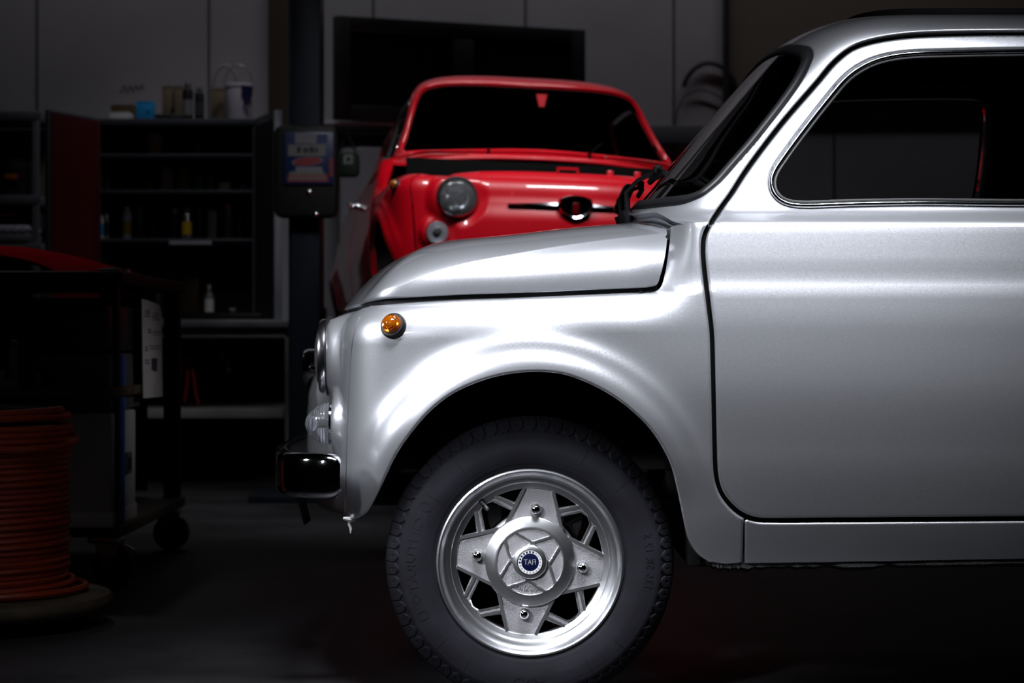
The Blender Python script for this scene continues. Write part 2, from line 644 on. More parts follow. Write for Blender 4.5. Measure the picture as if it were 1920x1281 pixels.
cs, cx, cy = nose_table()
rs, rx, ry = corner_table(RA, FB, RN)
U0, U1, U2 = -cs[-1], XC2 - XC, XC2 - XC + rs[-1]
pu = np.concatenate([-cs[::-1], np.linspace(0, U1, 200)[1:-1], U1 + rs])
ppx = np.concatenate([XC - cx[::-1], XC + np.linspace(0, U1, 200)[1:-1], XC2 + rx])
ppy = np.concatenate([cy[::-1], np.zeros(198), ry])
_tx, _ty = np.gradient(ppx, pu), np.gradient(ppy, pu)
_l = np.hypot(_tx, _ty)
pnx, pny = -_ty / _l, _tx / _l                     # points into the car
pnx[0], pny[0], pnx[-1], pny[-1] = 1, 0, -1, 0


def wpt(px, py, y):
    return (px - 960) * (CD + y) / CF, CH + (640 - py) * (CD + y) / CF


ARCH_PX = smooth_path([(694.5, 951), (708, 925.6), (726, 887), (744, 851.5), (768, 816), (797.5, 780), (827, 753.5), (857, 734),
                       (901, 715), (946, 703), (1000, 697.5), (1055.7, 702), (1109.5, 721.5), (1152.6, 745.7), (1188.5, 774),
                       (1217, 803), (1239, 835), (1257, 871), (1271, 925), (1282, 979), (1291, 1015), (1307, 1040), (1328.6, 1056)], 14)
_aw = np.array([wpt(a, b, 0.0) for a, b in ARCH_PX])
WHEELBASE = 1.84
WX, WZ = 0.0328, 0.2495
R_ARCH = np.array([(WX + WHEELBASE + .315 * math.cos(a), WZ + 0.02 + .315 * math.sin(a)) for a in np.linspace(PI - 0.12, 0.12, 50)])

AC = np.array([.03, .25])
_th = np.arctan2(_aw[:, 1] - AC[1], _aw[:, 0] - AC[0]); _rr = np.hypot(*(_aw - AC).T)
_k = (_th > .12) & (_th < PI - .1)
_pf = np.polyfit(_th[_k] - PI / 2, _rr[_k], 8); _pd = np.polyder(_pf)


def arch_dist(P):
    d = P - AC
    th = np.clip(np.arctan2(d[:, 1], d[:, 0]), .12, PI - .1) - PI / 2
    th = np.where(d[:, 1] < 0, np.where(d[:, 0] > 0, .12 - PI / 2, PI / 2 - .1), th)
    R = np.polyval(_pf, th); R1 = np.polyval(_pd, th)
    return np.clip((np.hypot(d[:, 0], d[:, 1]) - R) / np.sqrt(1 + (R1 / R)**2), 0, 1)


f_door = pchip([(.20, .095), (.25, .070), (.30, .050), (.345, .036), (.45, .0135), (.58, .0), (.67, .004), (.725, .011), (.742, .0145), (.750, .0185), (.80, .0285), (.845, .038), (.862, .042), (.9, .06)])
f_fend = pchip([(.20, .06), (.30, .034), (.34, .022), (.40, .010), (.50, .006), (.60, .006), (.66, .0065), (.72, .0085), (.75, .013), (.862, .042)])
f_chin = pchip([(.28, 0), (.315, -.012), (.36, -.026), (.44, -.031), (.54, -.028), (.60, -.010), (.64, 0), (.9, 0)])
f_nose = pchip([(.26, .10), (.30, .034), (.315, .012), (.335, .002), (.40, 0), (.60, 0), (.69, .002), (.80, .02)])
f_tail = pchip([(.26, .10), (.35, .02), (.5, 0), (.6, .02), (.7, .07), (.8, .15), (.862, .22)])
_fr = pchip([(-.05, .027), (0, .027), (.008, .027), (.022, .024), (.034, .0165), (.046, .0125), (.056, .0105), (.068, .0040), (.082, .0008), (.10, 0), (.2, 0)])
_flx = np.linspace(-.04, .15, 761); _fly = _fr(_flx)
for _ in range(3): _fly = np.convolve(np.pad(_fly, 18, mode='edge'), np.ones(37) / 37, 'valid')
f_flare = lambda d: np.interp(d, _flx, _fly)
g_gap = pchip([(-.42, .704), (-.33, .710), (-.30, .714), (-.22, .718), (-.085, .7245), (0, .727), (.18, .7345), (.25, .737), (.35, .74), (2.6, .74)])

HLY, HLZ = 0.24, 0.622           # headlight centre
INY, INZ = 0.173, 0.497           # front lamp centre
u_hl = float(np.interp(HLY, ppy[pu < 0][::-1], pu[pu < 0][::-1]))
u_in = float(np.interp(INY, ppy[pu < 0][::-1], pu[pu < 0][::-1]))


def S_off(u, z):
    x0 = np.interp(u, pu, ppx)
    wf = 1 - sstep(.12, .33, x0)
    wn = sstep(-.30, -.62, u)
    wt = sstep(U1 + .1, U1 + .7, u)
    off = (1 - wf) * f_door(z) + wf * f_fend(z)
    off = off * (1 - wn) + f_nose(z) * wn
    off = off * (1 - wt) + f_tail(z) * wt + f_chin(z) * sstep(-.44, -.72, u)
    ws = 1 - sstep(.20, .34, x0)
    d = g_gap(x0) + .0045 - z
    q = np.clip(1 - d / .074, 0, .985)
    off = off + ws * .058 * (1 - np.sqrt(1 - q * q)) 
    # cowl side above the bonnet gap
    off = off + .045 * sstep(.738, .862, z) * (1 - sstep(.26, .335, x0)) * (x0 > .15)
    # wheel-arch flares
    P = np.stack([x0, z], -1).reshape(-1, 2)
    fl = np.zeros(len(P))
    k = (P[:, 0] < .62) & (u.reshape(-1) > -.62)
    if k.any():
        dd = arch_dist(P[k])
        wz = sstep(.33, .52, P[k, 1]) * (1 - .45 * sstep(.08, .30, P[k, 0])) * sstep(-.30, -.24, P[k, 0])
        fl[k] = .82 * f_flare(dd) * wz
    k = (P[:, 0] > 1.4)
    if k.any():
        dd = np.clip(np.hypot(P[k, 0] - WX - WHEELBASE, P[k, 1] - WZ - .02) - .315, 0, 1)
        fl[k] = .8 * f_flare(dd) * sstep(.33, .45, P[k, 1])
    off = off - fl.reshape(off.shape)
    # flat seats for the lamps
    nx_ = np.interp(u, pu, pnx)
    for uc, zc, xs_, r0, r1 in ((u_hl, HLZ, -.3462, .071, .118), (u_in, INZ, -.3345, .040, .075)):
        r = np.hypot(u - uc, z - zc)
        m = (1 - sstep(r0, r1, r)) * (u < -.2) * (1 - sstep(.686, .708, z))
        off = off * (1 - m) + m * (xs_ - x0) / np.maximum(nx_, .3)
    return off


def S(u, z):
    u = np.clip(np.asarray(u, float), U0, U2); z = np.asarray(z, float)
    off = S_off(u, z)
    return np.stack([np.interp(u, pu, ppx) + np.interp(u, pu, pnx) * off, np.interp(u, pu, ppy) + np.interp(u, pu, pny) * off, z], -1)


# cabin: plan outline at each height, from the windscreen's middle round the pillar, along the side and round the tail
q_ys = pchip([(.862, .042), (.872, .059), (.884, .083), (.894, .0945), (.92, .105), (.95, .117), (1.0, .136), (1.1, .166), (1.16, .181), (1.20, .194), (1.235, .214), (1.258, .242), (1.275, .282), (1.285, .345), (1.296, .435), (1.3035, .54), (1.307, .65)])
q_xf = pchip([(.862, .195), (.91, .238), (.992, .308), (1.0845, .385), (1.1725, .462), (1.2275, .515), (1.257, .560), (1.277, .61), (1.292, .68), (1.302, .77), (1.307, .90)])
q_xr = pchip([(.862, 2.22), (.95, 2.12), (1.05, 2.01), (1.15, 1.88), (1.22, 1.74), (1.26, 1.62), (1.285, 1.48), (1.307, 1.20)])
QN, QA, QB = 3.4, .21, .56
qs, qx, qy = corner_table(QA, QB, QN)
QL = qs[-1]
_zz = np.linspace(.862, 1.307, 1200)
_vv = np.concatenate([[0], np.cumsum(np.hypot(np.diff(_zz), np.diff(q_ys(_zz))))])
VMAX = _vv[-1]
W0, W1, W2 = -QL, 1.0, 1.0 + QL


def v_of_z(z): return np.interp(z, _zz, _vv)


def Q(w, v):
    w = np.clip(np.asarray(w, float), W0, W2); v = np.clip(np.asarray(v, float), 0, VMAX - 1e-5)
    z = np.interp(v, _vv, _zz)
    ys = q_ys(z); b = .65 - ys
    xf = q_xf(z); xr = q_xr(z)
    xc = xf + QA; xc2 = np.maximum(xr - QA, xc + .01)
    wf = np.clip(-w, 0, QL); wr = np.clip(w - 1, 0, QL); wm = np.clip(w, 0, 1)
    x = xc + (xc2 - xc) * wm - np.interp(wf, qs, qx) + np.interp(wr, qs, qx)
    y = ys + b / QB * (np.interp(wf, qs, qy) + np.interp(wr, qs, qy))
    return np.stack([x, y, z], -1)


def T(x, z):
    """door skin: lower body below the waistline, cabin side above"""
    x = np.asarray(x, float); z = np.asarray(z, float)
    zl = np.minimum(z, .862)
    yl = S_off(x - XC, zl)
    zh = np.maximum(z, .862)
    ys = q_ys(zh)
    t = np.clip((q_xf(zh) + QA - x) / QA, 0, .999)
    yh = ys + (.65 - ys) * (1 - (1 - t**QN)**(1 / QN))
    k = sstep(.850, .874, z)
    y = np.where(z < .862, yl, yh)
    y = y * (1 - k) + k * yh
    return np.stack([x, y, z], -1)


def su(px):       # points of the picture's side elevation -> lower body surface
    px = np.asarray(px, float)
    x, z = wpt(px[:, 0], px[:, 1], 0.05)
    return invert(S, px, np.stack([x - XC, z], 1))


def tu(px):
    px = np.asarray(px, float)
    x, z = wpt(px[:, 0], px[:, 1], 0.05)
    return invert(T, px, np.stack([x, z], 1))


def qu(px):
    px = np.asarray(px, float)
    x, z = wpt(px[:, 0], px[:, 1], 0.12)
    z = np.clip(z, .87, 1.295)
    xc = q_xf(z) + QA; xc2 = q_xr(z) - QA
    w_ = np.where(x > xc, (x - xc) / (xc2 - xc), np.maximum((x - xc) * 1.15, -QL * .6))
    return invert(Q, px, np.stack([w_, v_of_z(z)], 1))


# ------------------------------------------------------------------ seam lines seen in side elevation
DG_FRONT = [(1400, 316), (1369, 364), (1341, 402), (1326, 428), (1320, 446), (1318.5, 470), (1320.5, 500), (1324, 530), (1331, 587),
            (1335, 625), (1338, 728), (1340.4, 835), (1343, 890), (1348, 913), (1357, 932), (1377, 955), (1398, 969), (1420, 975.5), (1446, 976.8), (1560, 976.3), (1920, 973.5), (2050, 972)]
DG_TOP = [(2050, 61), (1920, 59.5), (1826, 60), (1728, 63), (1679, 67.5), (1629.5, 77), (1597, 89), (1564, 115), (1531, 154), (1465.6, 229.5)]
DG_REAR = [(2080, 962), (2098, 925), (2102, 700), (2104, 430), (2098, 250), (2092, 120), (2078, 72)]
door_line = smooth_path(DG_TOP + DG_FRONT, 5)
door_full = smooth_path(DG_TOP + DG_FRONT + DG_REAR + [DG_TOP[0]], 5)[:-1]
BON_FEND = smooth_path([(693, 573.3), (733, 570.6), (789, 566.5), (872.5, 563), (960, 559.5), (1039, 555), (1149, 551.5), (1205, 550), (1226, 547.5), (1239, 538), (1247, 512), (1252, 483), (1256, 452), (1257.5, 430)], 5)
BON_EDGE = [(1231.5, 533), (1238.5, 515), (1245, 489), (1250, 456), (1250.5, 440), (1247, 428)]
SEAM = smooth_path([(693, 573.3), (683, 580), (673.5, 597), (666, 618), (661, 640), (656.5, 679), (653.5, 739), (651, 798), (649.6, 857), (648, 917), (647, 975)], 5)
SEAL_OUT = smooth_path([(1238, 386.5), (1262, 384), (1281, 381), (1299, 375), (1318, 366), (1334, 354), (1352, 338), (1381, 305), (1412, 270), (1443.5, 231), (1475, 190), (1503, 149), (1518, 119), (1523, 105), (1522, 95), (1516, 87.5)], 5)
WIN = smooth_path([(1920, 91), (1793, 93), (1695, 97), (1646, 106.5), (1613, 121), (1584, 142), (1547.5, 184), (1498, 247), (1465.6, 291), (1449, 316), (1443, 332), (1442.5, 348), (1448, 364), (1461, 378), (1480, 386), (1505, 388.5),
                   (1600, 386), (1728, 384), (1920, 386), (2020, 384), (2048, 370), (2056, 330), (2054, 200), (2046, 120), (2030, 97), (1990, 91.5)], 5)

# ------------------------------------------------------------------ bonnet and scuttle surfaces
zt_bon = pchip([(-.42, .70), (-.05, .856), (.0, .863), (.1, .875), (.2, .884), (.3, .89)])
VB = .36
CREASE = None


def bonnet(u, v):
    u = np.asarray(u, float); v = np.clip(np.asarray(v, float) / VB, 0, 1)
    x0 = np.interp(np.clip(u, U0, U2), pu, ppx)
    E = S(u, g_gap(x0) - .0005)
    E = E + np.stack([np.interp(u, pu, pnx) * .004, np.interp(u, pu, pny) * .004, 0 * u + .0105], -1)
    dx = np.clip(.05 - E[..., 0], 0, .2)
    cxx = np.where(E[..., 0] > .05, E[..., 0], .05 - (dx - dx**2 / .4))
    wf = sstep(-.12, -.50, u)
    s = v**(3.1 * (1 - wf) + 1.35 * wf)
    side = (1 - (1 - s)**3.1)**(1 / 3.1)
    front = 1 - (1 - s)**2.9
    h = side * (1 - wf) + front * wf
    zc = zt_bon(cxx)
    x = E[..., 0] + (cxx - E[..., 0]) * s
    y = E[..., 1] + (.65 - E[..., 1]) * s
    z = E[..., 2] + (zc - E[..., 2]) * h
    # pressed crease along the shoulder
    if CREASE is not None:
        a = (v * VB - CREASE(x0)) / .022
        z = z + .0042 * np.exp(-np.clip(a, 0, None) * .55 - np.clip(-a, 0, None) * 1.3) * sstep(-.32, -.22, x0)
    return np.stack([x, y, z], -1)


_cp = np.array([(1251, 440), (1121, 455), (1017, 470), (913, 488.6), (834.5, 507), (782, 525), (746, 541)])
_x, _z = wpt(_cp[:, 0], _cp[:, 1], .15)
_cuv = invert(bonnet, _cp, np.stack([_x - XC, np.clip((_z - .742) * 1.1, .01, .2)], 1))
_o = np.argsort(_cuv[:, 0])
_cx = np.interp(_cuv[_o, 0], pu, ppx)
print('crease', np.c_[_cx, _cuv[_o, 1]].round(3).tolist())
CREASE = pchip([(-.5, float(_cuv[_o[0], 1]) * .5)] + list(zip(_cx, _cuv[_o, 1])))


def bonnet_rear(y):
    return np.interp(y, [.12, .16, .22, .35, .5, .65], [.280, .2732, .2555, .230, .205, .19])


f_fx = pchip([(.035, .289), (.07, .2885), (.12, .2865), (.16, .280), (.22, .264), (.35, .239), (.5, .2135), (.65, .199)])
_fy = np.linspace(.13, .65, 14); _fz = []
for y_ in _fy:
    u_ = np.array([float(f_fx(y_)) - XC - .009]); ye_ = float(bonnet(u_, np.array([0.]))[0, 1])
    _fz.append(float(bonnet(u_, np.array([VB * ((y_ - ye_) / (.65 - ye_))**(1 / 3.1)]))[0, 2]) + .001)
f_fz = pchip([(.035, .857), (.08, .857 + .35 * (_fz[0] - .857))] + list(zip(_fy, _fz)))
_gapw = float(qu([(1333, 413)])[0, 0])


def scut_R(s):
    wq = _gapw + (W0 - _gapw) * s
    return Q(wq, v_of_z(.863 + .033 * sstep(0, .30, s) + .013 * sstep(.35, 1.0, s)))


def scuttle(a, r):
    s = np.clip(np.asarray(a, float) / .66, 0, 1); r = np.clip(np.asarray(r, float) / .10, 0, 1)
    R = scut_R(s)
    RB = R + np.stack([.010 + 0 * s, .006 * (1 - sstep(.2, 1, s)), -.0035 + 0 * s], -1)
    yF = F0y + (.65 - F0y) * np.clip((R[..., 1] - R0y) / (.65 - R0y), 0, 1)
    Fp = np.stack([f_fx(yF), yF, f_fz(yF) + .001 * (1 - sstep(0, .10, s))], -1)
    k = sstep(0, .18, s)[..., None]
    TF = np.stack([0 * s + .05, 0 * s, 0 * s + .006], -1)
    TR = (1 - k) * np.array([.05, 0, .004]) + k * np.array([.030, 0, .055])
    r = r[..., None]
    return ((2 * r**3 - 3 * r**2 + 1) * Fp + (r**3 - 2 * r**2 + r) * TF + (-2 * r**3 + 3 * r**2) * RB + (r**3 - r**2) * TR)


R0y = float(scut_R(np.array([0.0]))[0, 1])
F0y = float(S(np.array([.289 - XC]), np.array([.857]))[0, 1]) - .003

# ------------------------------------------------------------------ build the white car
CAR = thing('car', 'pearl white small vintage saloon, nose to the left, filling the front of the workshop', 'car', (0, 0, 0))
CAR_PARTS = {}


def cpart(key, o):
    CAR_PARTS.setdefault(key, []).append(o)
    return o


def both(key, name, geo, m, parent=None):
    a = cpart(key, gobj(name, geo, m, parent or CAR))
    b = cpart(key, gobj(name, mirrored(geo), m, parent or CAR))
    return a, b


# front wings
o1 = offset_path(door_line, 4.0)       # wing side of the door gap
k0 = np.argmin(abs(o1[:, 1] - 416.5) + 1000 * (o1[:, 0] > 1400) * (o1[:, 1] < 300)); k1 = np.argmin(np.hypot(o1[:, 0] - 1395, o1[:, 1] - 972))
wing_px = np.vstack([BON_FEND, [(1262, 423.5), (1290, 418)], o1[k0:k1 + 1], [(1394, 985), (1392.5, 1057.5), (1361, 1060.5)], ARCH_PX[::-1],
                     smooth_path([(687.6, 962), (673, 973), (660, 976), (650, 976.5)], 3), SEAM[::-1][1:-1] + np.array([1.3, 0])])
guide = []
_t = np.linspace(.14, PI - .12, 110)
_ax = AC + (np.polyval(_pf, _t - PI / 2) * np.stack([np.cos(_t), np.sin(_t)]))[:, ::-1].T
for i, d_ in enumerate(np.arange(.0075, .1, .0042)):
    o = offset_path(_ax, d_)
    guide.append(o if i % 2 else (o[1:] + o[:-1]) / 2)
guide = np.vstack(guide)
guide[:, 0] = np.interp(guide[:, 0], ppx, pu)
_sm = su(SEAM); _bf = su(BON_FEND)
both('wing', 'front_wing', panel(S, su(wing_px), step=.011, roll=.0055, skirt=.018, extra=guide, noroll=lambda m: ((m[:, 1] > .8535) & (m[:, 0] > .285 - XC)) | (seg_dist(m, _sm[:-1], _sm[1:])[0] < .004) | (seg_dist(m, _bf[:-1], _bf[1:])[0] < .004)), M_WHITE)

# nose panel (one sheet round the front)
seam_uv = su(SEAM - np.array([1.3, 0]))
top = [(u, float(g_gap(np.interp(u, pu, ppx))) - .001) for u in np.linspace(seam_uv[0, 0], U0, 24)[1:]]
bot = [(u, zz) for u, zz in zip(np.linspace(U0, seam_uv[-1, 0], 24), .312 + .012 * np.linspace(0, 1, 24))]
hl_hole = np.array([(u_hl + .061 * math.cos(a), HLZ + .061 * math.sin(a)) for a in np.linspace(0, 2 * PI, 49)[:-1]])
g = panel(S, np.vstack([seam_uv[::-1], [seam_uv[0]], top, bot]), [hl_hole], step=.011, roll=.005, skirt=.014, half=True, noroll=lambda m: seg_dist(m, _sm[:-1], _sm[1:])[0] < .004)
cpart('nose', gobj('nose_panel', joined(g, mirrored(g)), M_WHITE, CAR))

# bonnet lid
be = np.array(BON_EDGE)
x, z = wpt(be[:, 0], be[:, 1], .09)
b_uv = invert(bonnet, be, np.stack([x - XC, np.clip((z - .742) * 1.1, .004, .2)], 1))
yy = np.linspace(.155, .65, 15)
rear = []
for y in yy:
    xr_ = float(bonnet_rear(y)); uu = xr_ - XC - .004
    ye = float(bonnet(np.array([uu]), np.array([0.0]))[0, 1])
    s_ = max(0, (y - ye) / (.65 - ye))
    rear.append((uu, VB * s_**(1 / 3.1)))
edge = [(u, 0.0) for u in np.linspace(U0, b_uv[0, 0] - .020, 90)]
b_uv[:, 1] = np.maximum(b_uv[:, 1], 0.0)
bon_out = np.vstack([edge, smooth_path(np.vstack([b_uv, rear]), 3), [(U0, VB)]])
front_top = [(u, VB) for u in np.linspace(rear[-1][0], U0, 60)[1:]]
bon_out = np.vstack([edge, smooth_path(np.vstack([edge[-2:], [(b_uv[0, 0] - .009, b_uv[0, 1] * .28)], b_uv, rear]), 4)[9:], front_top])
_ug = np.arange(float(_cuv[:, 0].min()) - .02, .235, .006)
_vg = CREASE(np.interp(_ug, pu, ppx))
cr_pts = np.vstack([np.stack([_ug + (.003 if k % 2 else 0), _vg + d_], 1) for k, d_ in enumerate((-.026, -.018, -.011, -.0065, -.003, -.0006, .0006, .003, .0065, .011, .018, .027, .037))])
g = panel(bonnet, bon_out, step=.010, roll=.004, skirt=.008, half=True, extra=cr_pts, noroll=lambda m: m[:, 0] > b_uv[0, 0] - .004)
cpart('bonnet', gobj('bonnet', joined(g, mirrored(g)), M_WHITE, CAR))
# black sealing strip and gutter under the bonnet edge
mb = MB()
us = np.linspace(U0, .262 - XC, 90)
x0 = np.interp(us, pu, ppx)
e0 = S(us, g_gap(x0) - .004); e1 = bonnet(us, 0 * us + .0)
nx_, ny_ = np.interp(us, pu, pnx), np.interp(us, pu, pny)
a_ = e0 + np.stack([nx_ * .009, ny_ * .009, 0 * us - .008], -1); b_ = e1 + np.stack([nx_ * .012, ny_ * .012, 0 * us + .004], -1)
c_ = a_ + np.stack([nx_ * .05, ny_ * .05, 0 * us], -1)
V = np.vstack([a_, b_, c_]); n = len(us)
F = [(i, i + 1, n + i + 1, n + i) for i in range(n - 1)] + [(2 * n + i, 2 * n + i + 1, i + 1, i) for i in range(n - 1)]
mb.add(V, F, 0, True)
V2 = V.copy(); V2[:, 1] = 1.3 - V2[:, 1]
mb.add(V2, F, 0, True)
cpart('bonnet', mb.build('bonnet_seal', M_RUBBER, CAR))

# scuttle panel between bonnet and windscreen
sc_out = np.vstack([[(a, 0.0) for a in np.linspace(0, .66, 60)], [(.66, r) for r in np.linspace(0, .1, 8)[1:]], [(a, .1) for a in np.linspace(.66, 0, 60)[1:]], [(0, r) for r in np.linspace(.1, 0, 8)[1:-1]]])
g = panel(scuttle, sc_out, step=.010, roll=.003, skirt=.014, half=True, flip=True, up=True, noroll=lambda m: (m[:, 1] > .0985) | (m[:, 0] < .002))
cpart('scuttle', gobj('scuttle_panel', joined(g, mirrored(g)), M_WHITE, CAR))

# light-coloured gutter seen in the gap round the bonnet's rear corner
gp = su(smooth_path([(1236, 541), (1243, 528), (1248.5, 505), (1251.5, 475), (1253.5, 455)], 5))
P_, _, _, N_ = frame(S, gp)
N_ = N_ * np.sign(-N_[:, 1])[:, None]
g1 = P_ - N_ * .022
y_ = np.linspace(.15, .65, 22)
g2 = np.stack([f_fx(y_) - .005, y_, f_fz(y_) - .012], 1)
gp = [tuple(p) for p in g2]
for f_ in (0, 1):
    mb = MB(); mb.tube([(a, 1.3 - b if f_ else b, c) for a, b, c in gp], .0062, 8)
    cpart('scuttle', mb.build('bonnet_gutter', M_WHITE, CAR))

# roof shell with pillars: windscreen, side and tail openings
seal_uv = qu(SEAL_OUT)
_we, _ve = seal_uv[-1]
_tp = [(_we + (W0 - _we) * f, float(v_of_z(z_))) for f, z_ in ((.10, 1.2175), (.22, 1.2235), (.4, 1.2265), (.7, 1.2275), (1.0, 1.2275))]
w_top = [tuple(p) for p in smooth_path(np.vstack([seal_uv[-6:-1:2], [seal_uv[-1]], _tp]), 6)]
_i0 = next(i for i, p in enumerate(w_top) if np.hypot(p[0] - _we, p[1] - _ve) < 1e-9)
w_top = w_top[_i0 + 1:]
vs0 = float(seal_uv[0, 1]); vc0 = float(v_of_z(.922))
w_bot = [(w_, vc0 + (vs0 - vc0) * float(sstep(0, 1, (w_ - W0) / (seal_uv[0, 0] - W0)))) for w_ in np.linspace(W0, seal_uv[0, 0], 24)[:-1]]
screen_loop = np.vstack([w_bot, seal_uv, w_top])
o2 = offset_path(door_line, 4.0)
dk = o2[(np.arange(len(o2)) > 0)]
kk = np.argmin(np.hypot(o2[:, 0] - 1333, o2[:, 1] - 413))
gap_uv = qu(o2[5:kk + 1])
R_path = [(_gapw + (W0 - _gapw) * s, float(v_of_z(.863 + .033 * sstep(0, .30, s) + .013 * sstep(.35, 1.0, s)))) for s in np.linspace(0, 1, 30)]
rearpx = smooth_path([(2104, 424), (2100, 250), (2094, 120), (2082, 74), (2052, 60)], 4) + np.array([4, 0])
rear_uv = qu(rearpx)
R_path = np.array(R_path)
# the shell's lower front border runs along the scuttle, the windscreen hole is cut separately
shell = np.vstack([gap_uv, R_path, [(W0, v) for v in np.linspace(R_path[-1, 1], w_bot[0][1], 3)[1:]], w_bot[1:], seal_uv, w_top,
                   [(W0, v) for v in np.linspace(w_top[-1][1], VMAX, 24)[1:]],
                   [(w_, VMAX) for w_ in np.linspace(W0, W2, 60)[1:]], [(W2, v) for v in np.linspace(VMAX, 0.004, 40)[1:]], [(w_, .004) for w_ in np.linspace(W2, rear_uv[0, 0], 50)[1:-1]], rear_uv])


def rrect(u0, v0, u1, v1, r, n=6):
    out = []
    for cx_, cy_, a0 in ((u1 - r, v1 - r, 0), (u0 + r, v1 - r, PI / 2), (u0 + r, v0 + r, PI), (u1 - r, v0 + r, 1.5 * PI)):
        for k in range(n + 1):
            a = a0 + PI / 2 * k / n
            out.append((cx_ + r * math.cos(a), cy_ + r * math.sin(a)))
    return np.array(out)


qwin = rrect(.60, float(v_of_z(.905)), .94, float(v_of_z(1.165)), .05)
g = panel(Q, shell, [qwin], step=.014, roll=.004, skirt=.012, half=True, noroll=lambda m: seg_dist(m, R_path[:-1], R_path[1:])[0] < 1e-3)
cpart('roof', gobj('roof_shell', joined(g, mirrored(g)), M_WHITE, CAR))
both('qglass', 'quarter_window', panel(Q, qwin, step=.03, roll=0, skirt=0.004, lift=-.006), M_GLASS)

g = panel(Q, shell, [qwin], step=.04, roll=0, skirt=0, lift=.016, half=True, flip=True)
cpart('lining', gobj('headliner', joined(g, mirrored(g)), M_INTERIOR, CAR))

# windscreen seal and glass
def shrink(loop, d, half_axis=None):
    P = np.asarray(loop); n = len(P)
    T_ = np.roll(P, -1, 0) - np.roll(P, 1, 0)
    T_ /= np.linalg.norm(T_, axis=1)[:, None] + 1e-12
    N_ = np.stack([-T_[:, 1], T_[:, 0]], 1)
    area = 0.5 * np.sum(P[:, 0] * np.roll(P[:, 1], -1) - np.roll(P[:, 0], -1) * P[:, 1])
    return P + N_ * (d if area > 0 else -d)


def clean_loop(P, src, d):
    q, _ = seg_dist(P, np.asarray(src), np.roll(np.asarray(src), -1, 0))
    return P[q > .93 * abs(d)]


def ring_half(d0, d1):
    """band between two insets of the windscreen loop, open at the centre plane"""
    def ins(d):
        lp = np.asarray(screen_loop)
        op = np.vstack([[(W0 - .3, lp[0, 1])], lp, [(W0 - .3, lp[-1, 1])]])
        s = clean_loop(shrink(op, d), op, d) if d else lp
        s = s[s[:, 0] > W0 + 1e-3]
        return np.vstack([[(W0, s[0, 1])], s, [(W0, s[-1, 1])]])
    a, b = ins(d0), ins(d1)
    return np.vstack([a, b[::-1]]), b


seal_ring, glass_loop = ring_half(0.0, .021)
g = panel(Q, seal_ring, step=.008, roll=.009, skirt=.008, lift=.004, half=True)
cpart('screen', gobj('windscreen_seal', joined(g, mirrored(g)), M_RUBBER, CAR))
g = panel(Q, np.vstack([[(W0, v) for v in np.linspace(glass_loop[-1, 1], glass_loop[0, 1], 20)[1:-1]], glass_loop]), step=.022, roll=0, skirt=.004, lift=-.002, half=True)
cpart('screen', gobj('windscreen', joined(g, mirrored(g)), M_GLASS, CAR))

# doors with window trim and glass
d_in = offset_path(np.vstack([door_full[-1], door_full, door_full[0]]), -4.0)[1:-1]
door_uv = tu(d_in)
win_uv = tu(WIN[:-1] if np.allclose(WIN[0], WIN[-1]) else WIN)
geo = panel(T, door_uv, [win_uv], step=.013, roll=.0055, skirt=.016)
DOORS = both('door', 'door', geo, M_WHITE)
g = panel(T, tu(offset_path(np.vstack([door_full[-1], door_full, door_full[0]]), -9.0)[1:-1]), [shrink(win_uv, -.004)], step=.05, roll=0, skirt=0, lift=.022, flip=True)
for d_, gg in zip(DOORS, (g, mirrored(g))): gobj('door_lining', gg, M_INTERIOR, d_)
trim_in = clean_loop(shrink(win_uv, .0085), win_uv, .0085)
g = panel(T, win_uv, [trim_in], step=.006, roll=.0042, skirt=.008, lift=.0035)
for d_, gg in zip(DOORS, (g, mirrored(g))): gobj('window_trim', gg, M_DARKCHROME, d_)
trim2 = clean_loop(shrink(trim_in, .006), trim_in, .006)
g = panel(T, trim_in, [trim2], step=.006, roll=.002, skirt=.008, lift=-.001)
for d_, gg in zip(DOORS, (g, mirrored(g))): gobj('window_rubber', gg, M_RUBBER, d_)
g = panel(T, trim_in, step=.03, roll=0, skirt=.004, lift=-.006)
for d_, gg in zip(DOORS, (g, mirrored(g))): gobj('window_glass', gg, M_GLASS, d_)
for d_, sg in zip(DOORS, (1, -1)):
    yh_ = float(T(np.array([1.02]), np.array([.79]))[0, 1])
    mb = MB()
    mb.lathe([(0, 0), (.014, 0), (.014, .012), (.010, .020), (.010, .028), (.017, .034), (.017, .04), (0, .042)], 20, 0, Matrix.Translation((1.02, .65 + sg * (yh_ - .65), .79)) @ Matrix.Rotation(sg * PI / 2, 4, 'X'))
    mb.tube([(1.02, .65 + sg * (-.012 - .65), .79), (.98, .65 + sg * (-.022 - .65), .79), (.93, .65 + sg * (-.020 - .65), .785)], [.008, .008, .005], 8)
    mb.build('door_handle', M_CHROME, d_)

# black backing that puts the door gap's shade into its colour
mb = MB()
dl = tu(door_full)
for lp in (dl,):
    P, Tu_, Tv_, N_ = frame(T, lp)
    N_ = N_ * np.sign(-N_[:, 1])[:, None]
    Tt = np.roll(P, -1, 0) - np.roll(P, 1, 0)
    Tt /= np.linalg.norm(Tt, axis=1)[:, None]
    B_ = np.cross(Tt, N_)
    a_, b_ = P - N_ * .012 + B_ * .016, P - N_ * .012 - B_ * .016
    n = len(P)
    V = np.vstack([a_, b_]); F = [(i, (i + 1) % n, n + (i + 1) % n, n + i) for i in range(n)]
    for VV in (V, V * np.array([1, -1, 1]) + np.array([0, 1.3, 0])):
        mb = MB(); mb.add(VV, F, 0, True)
        cpart('doorbacking', mb.build('door_gap_backing', M_GAP, CAR))

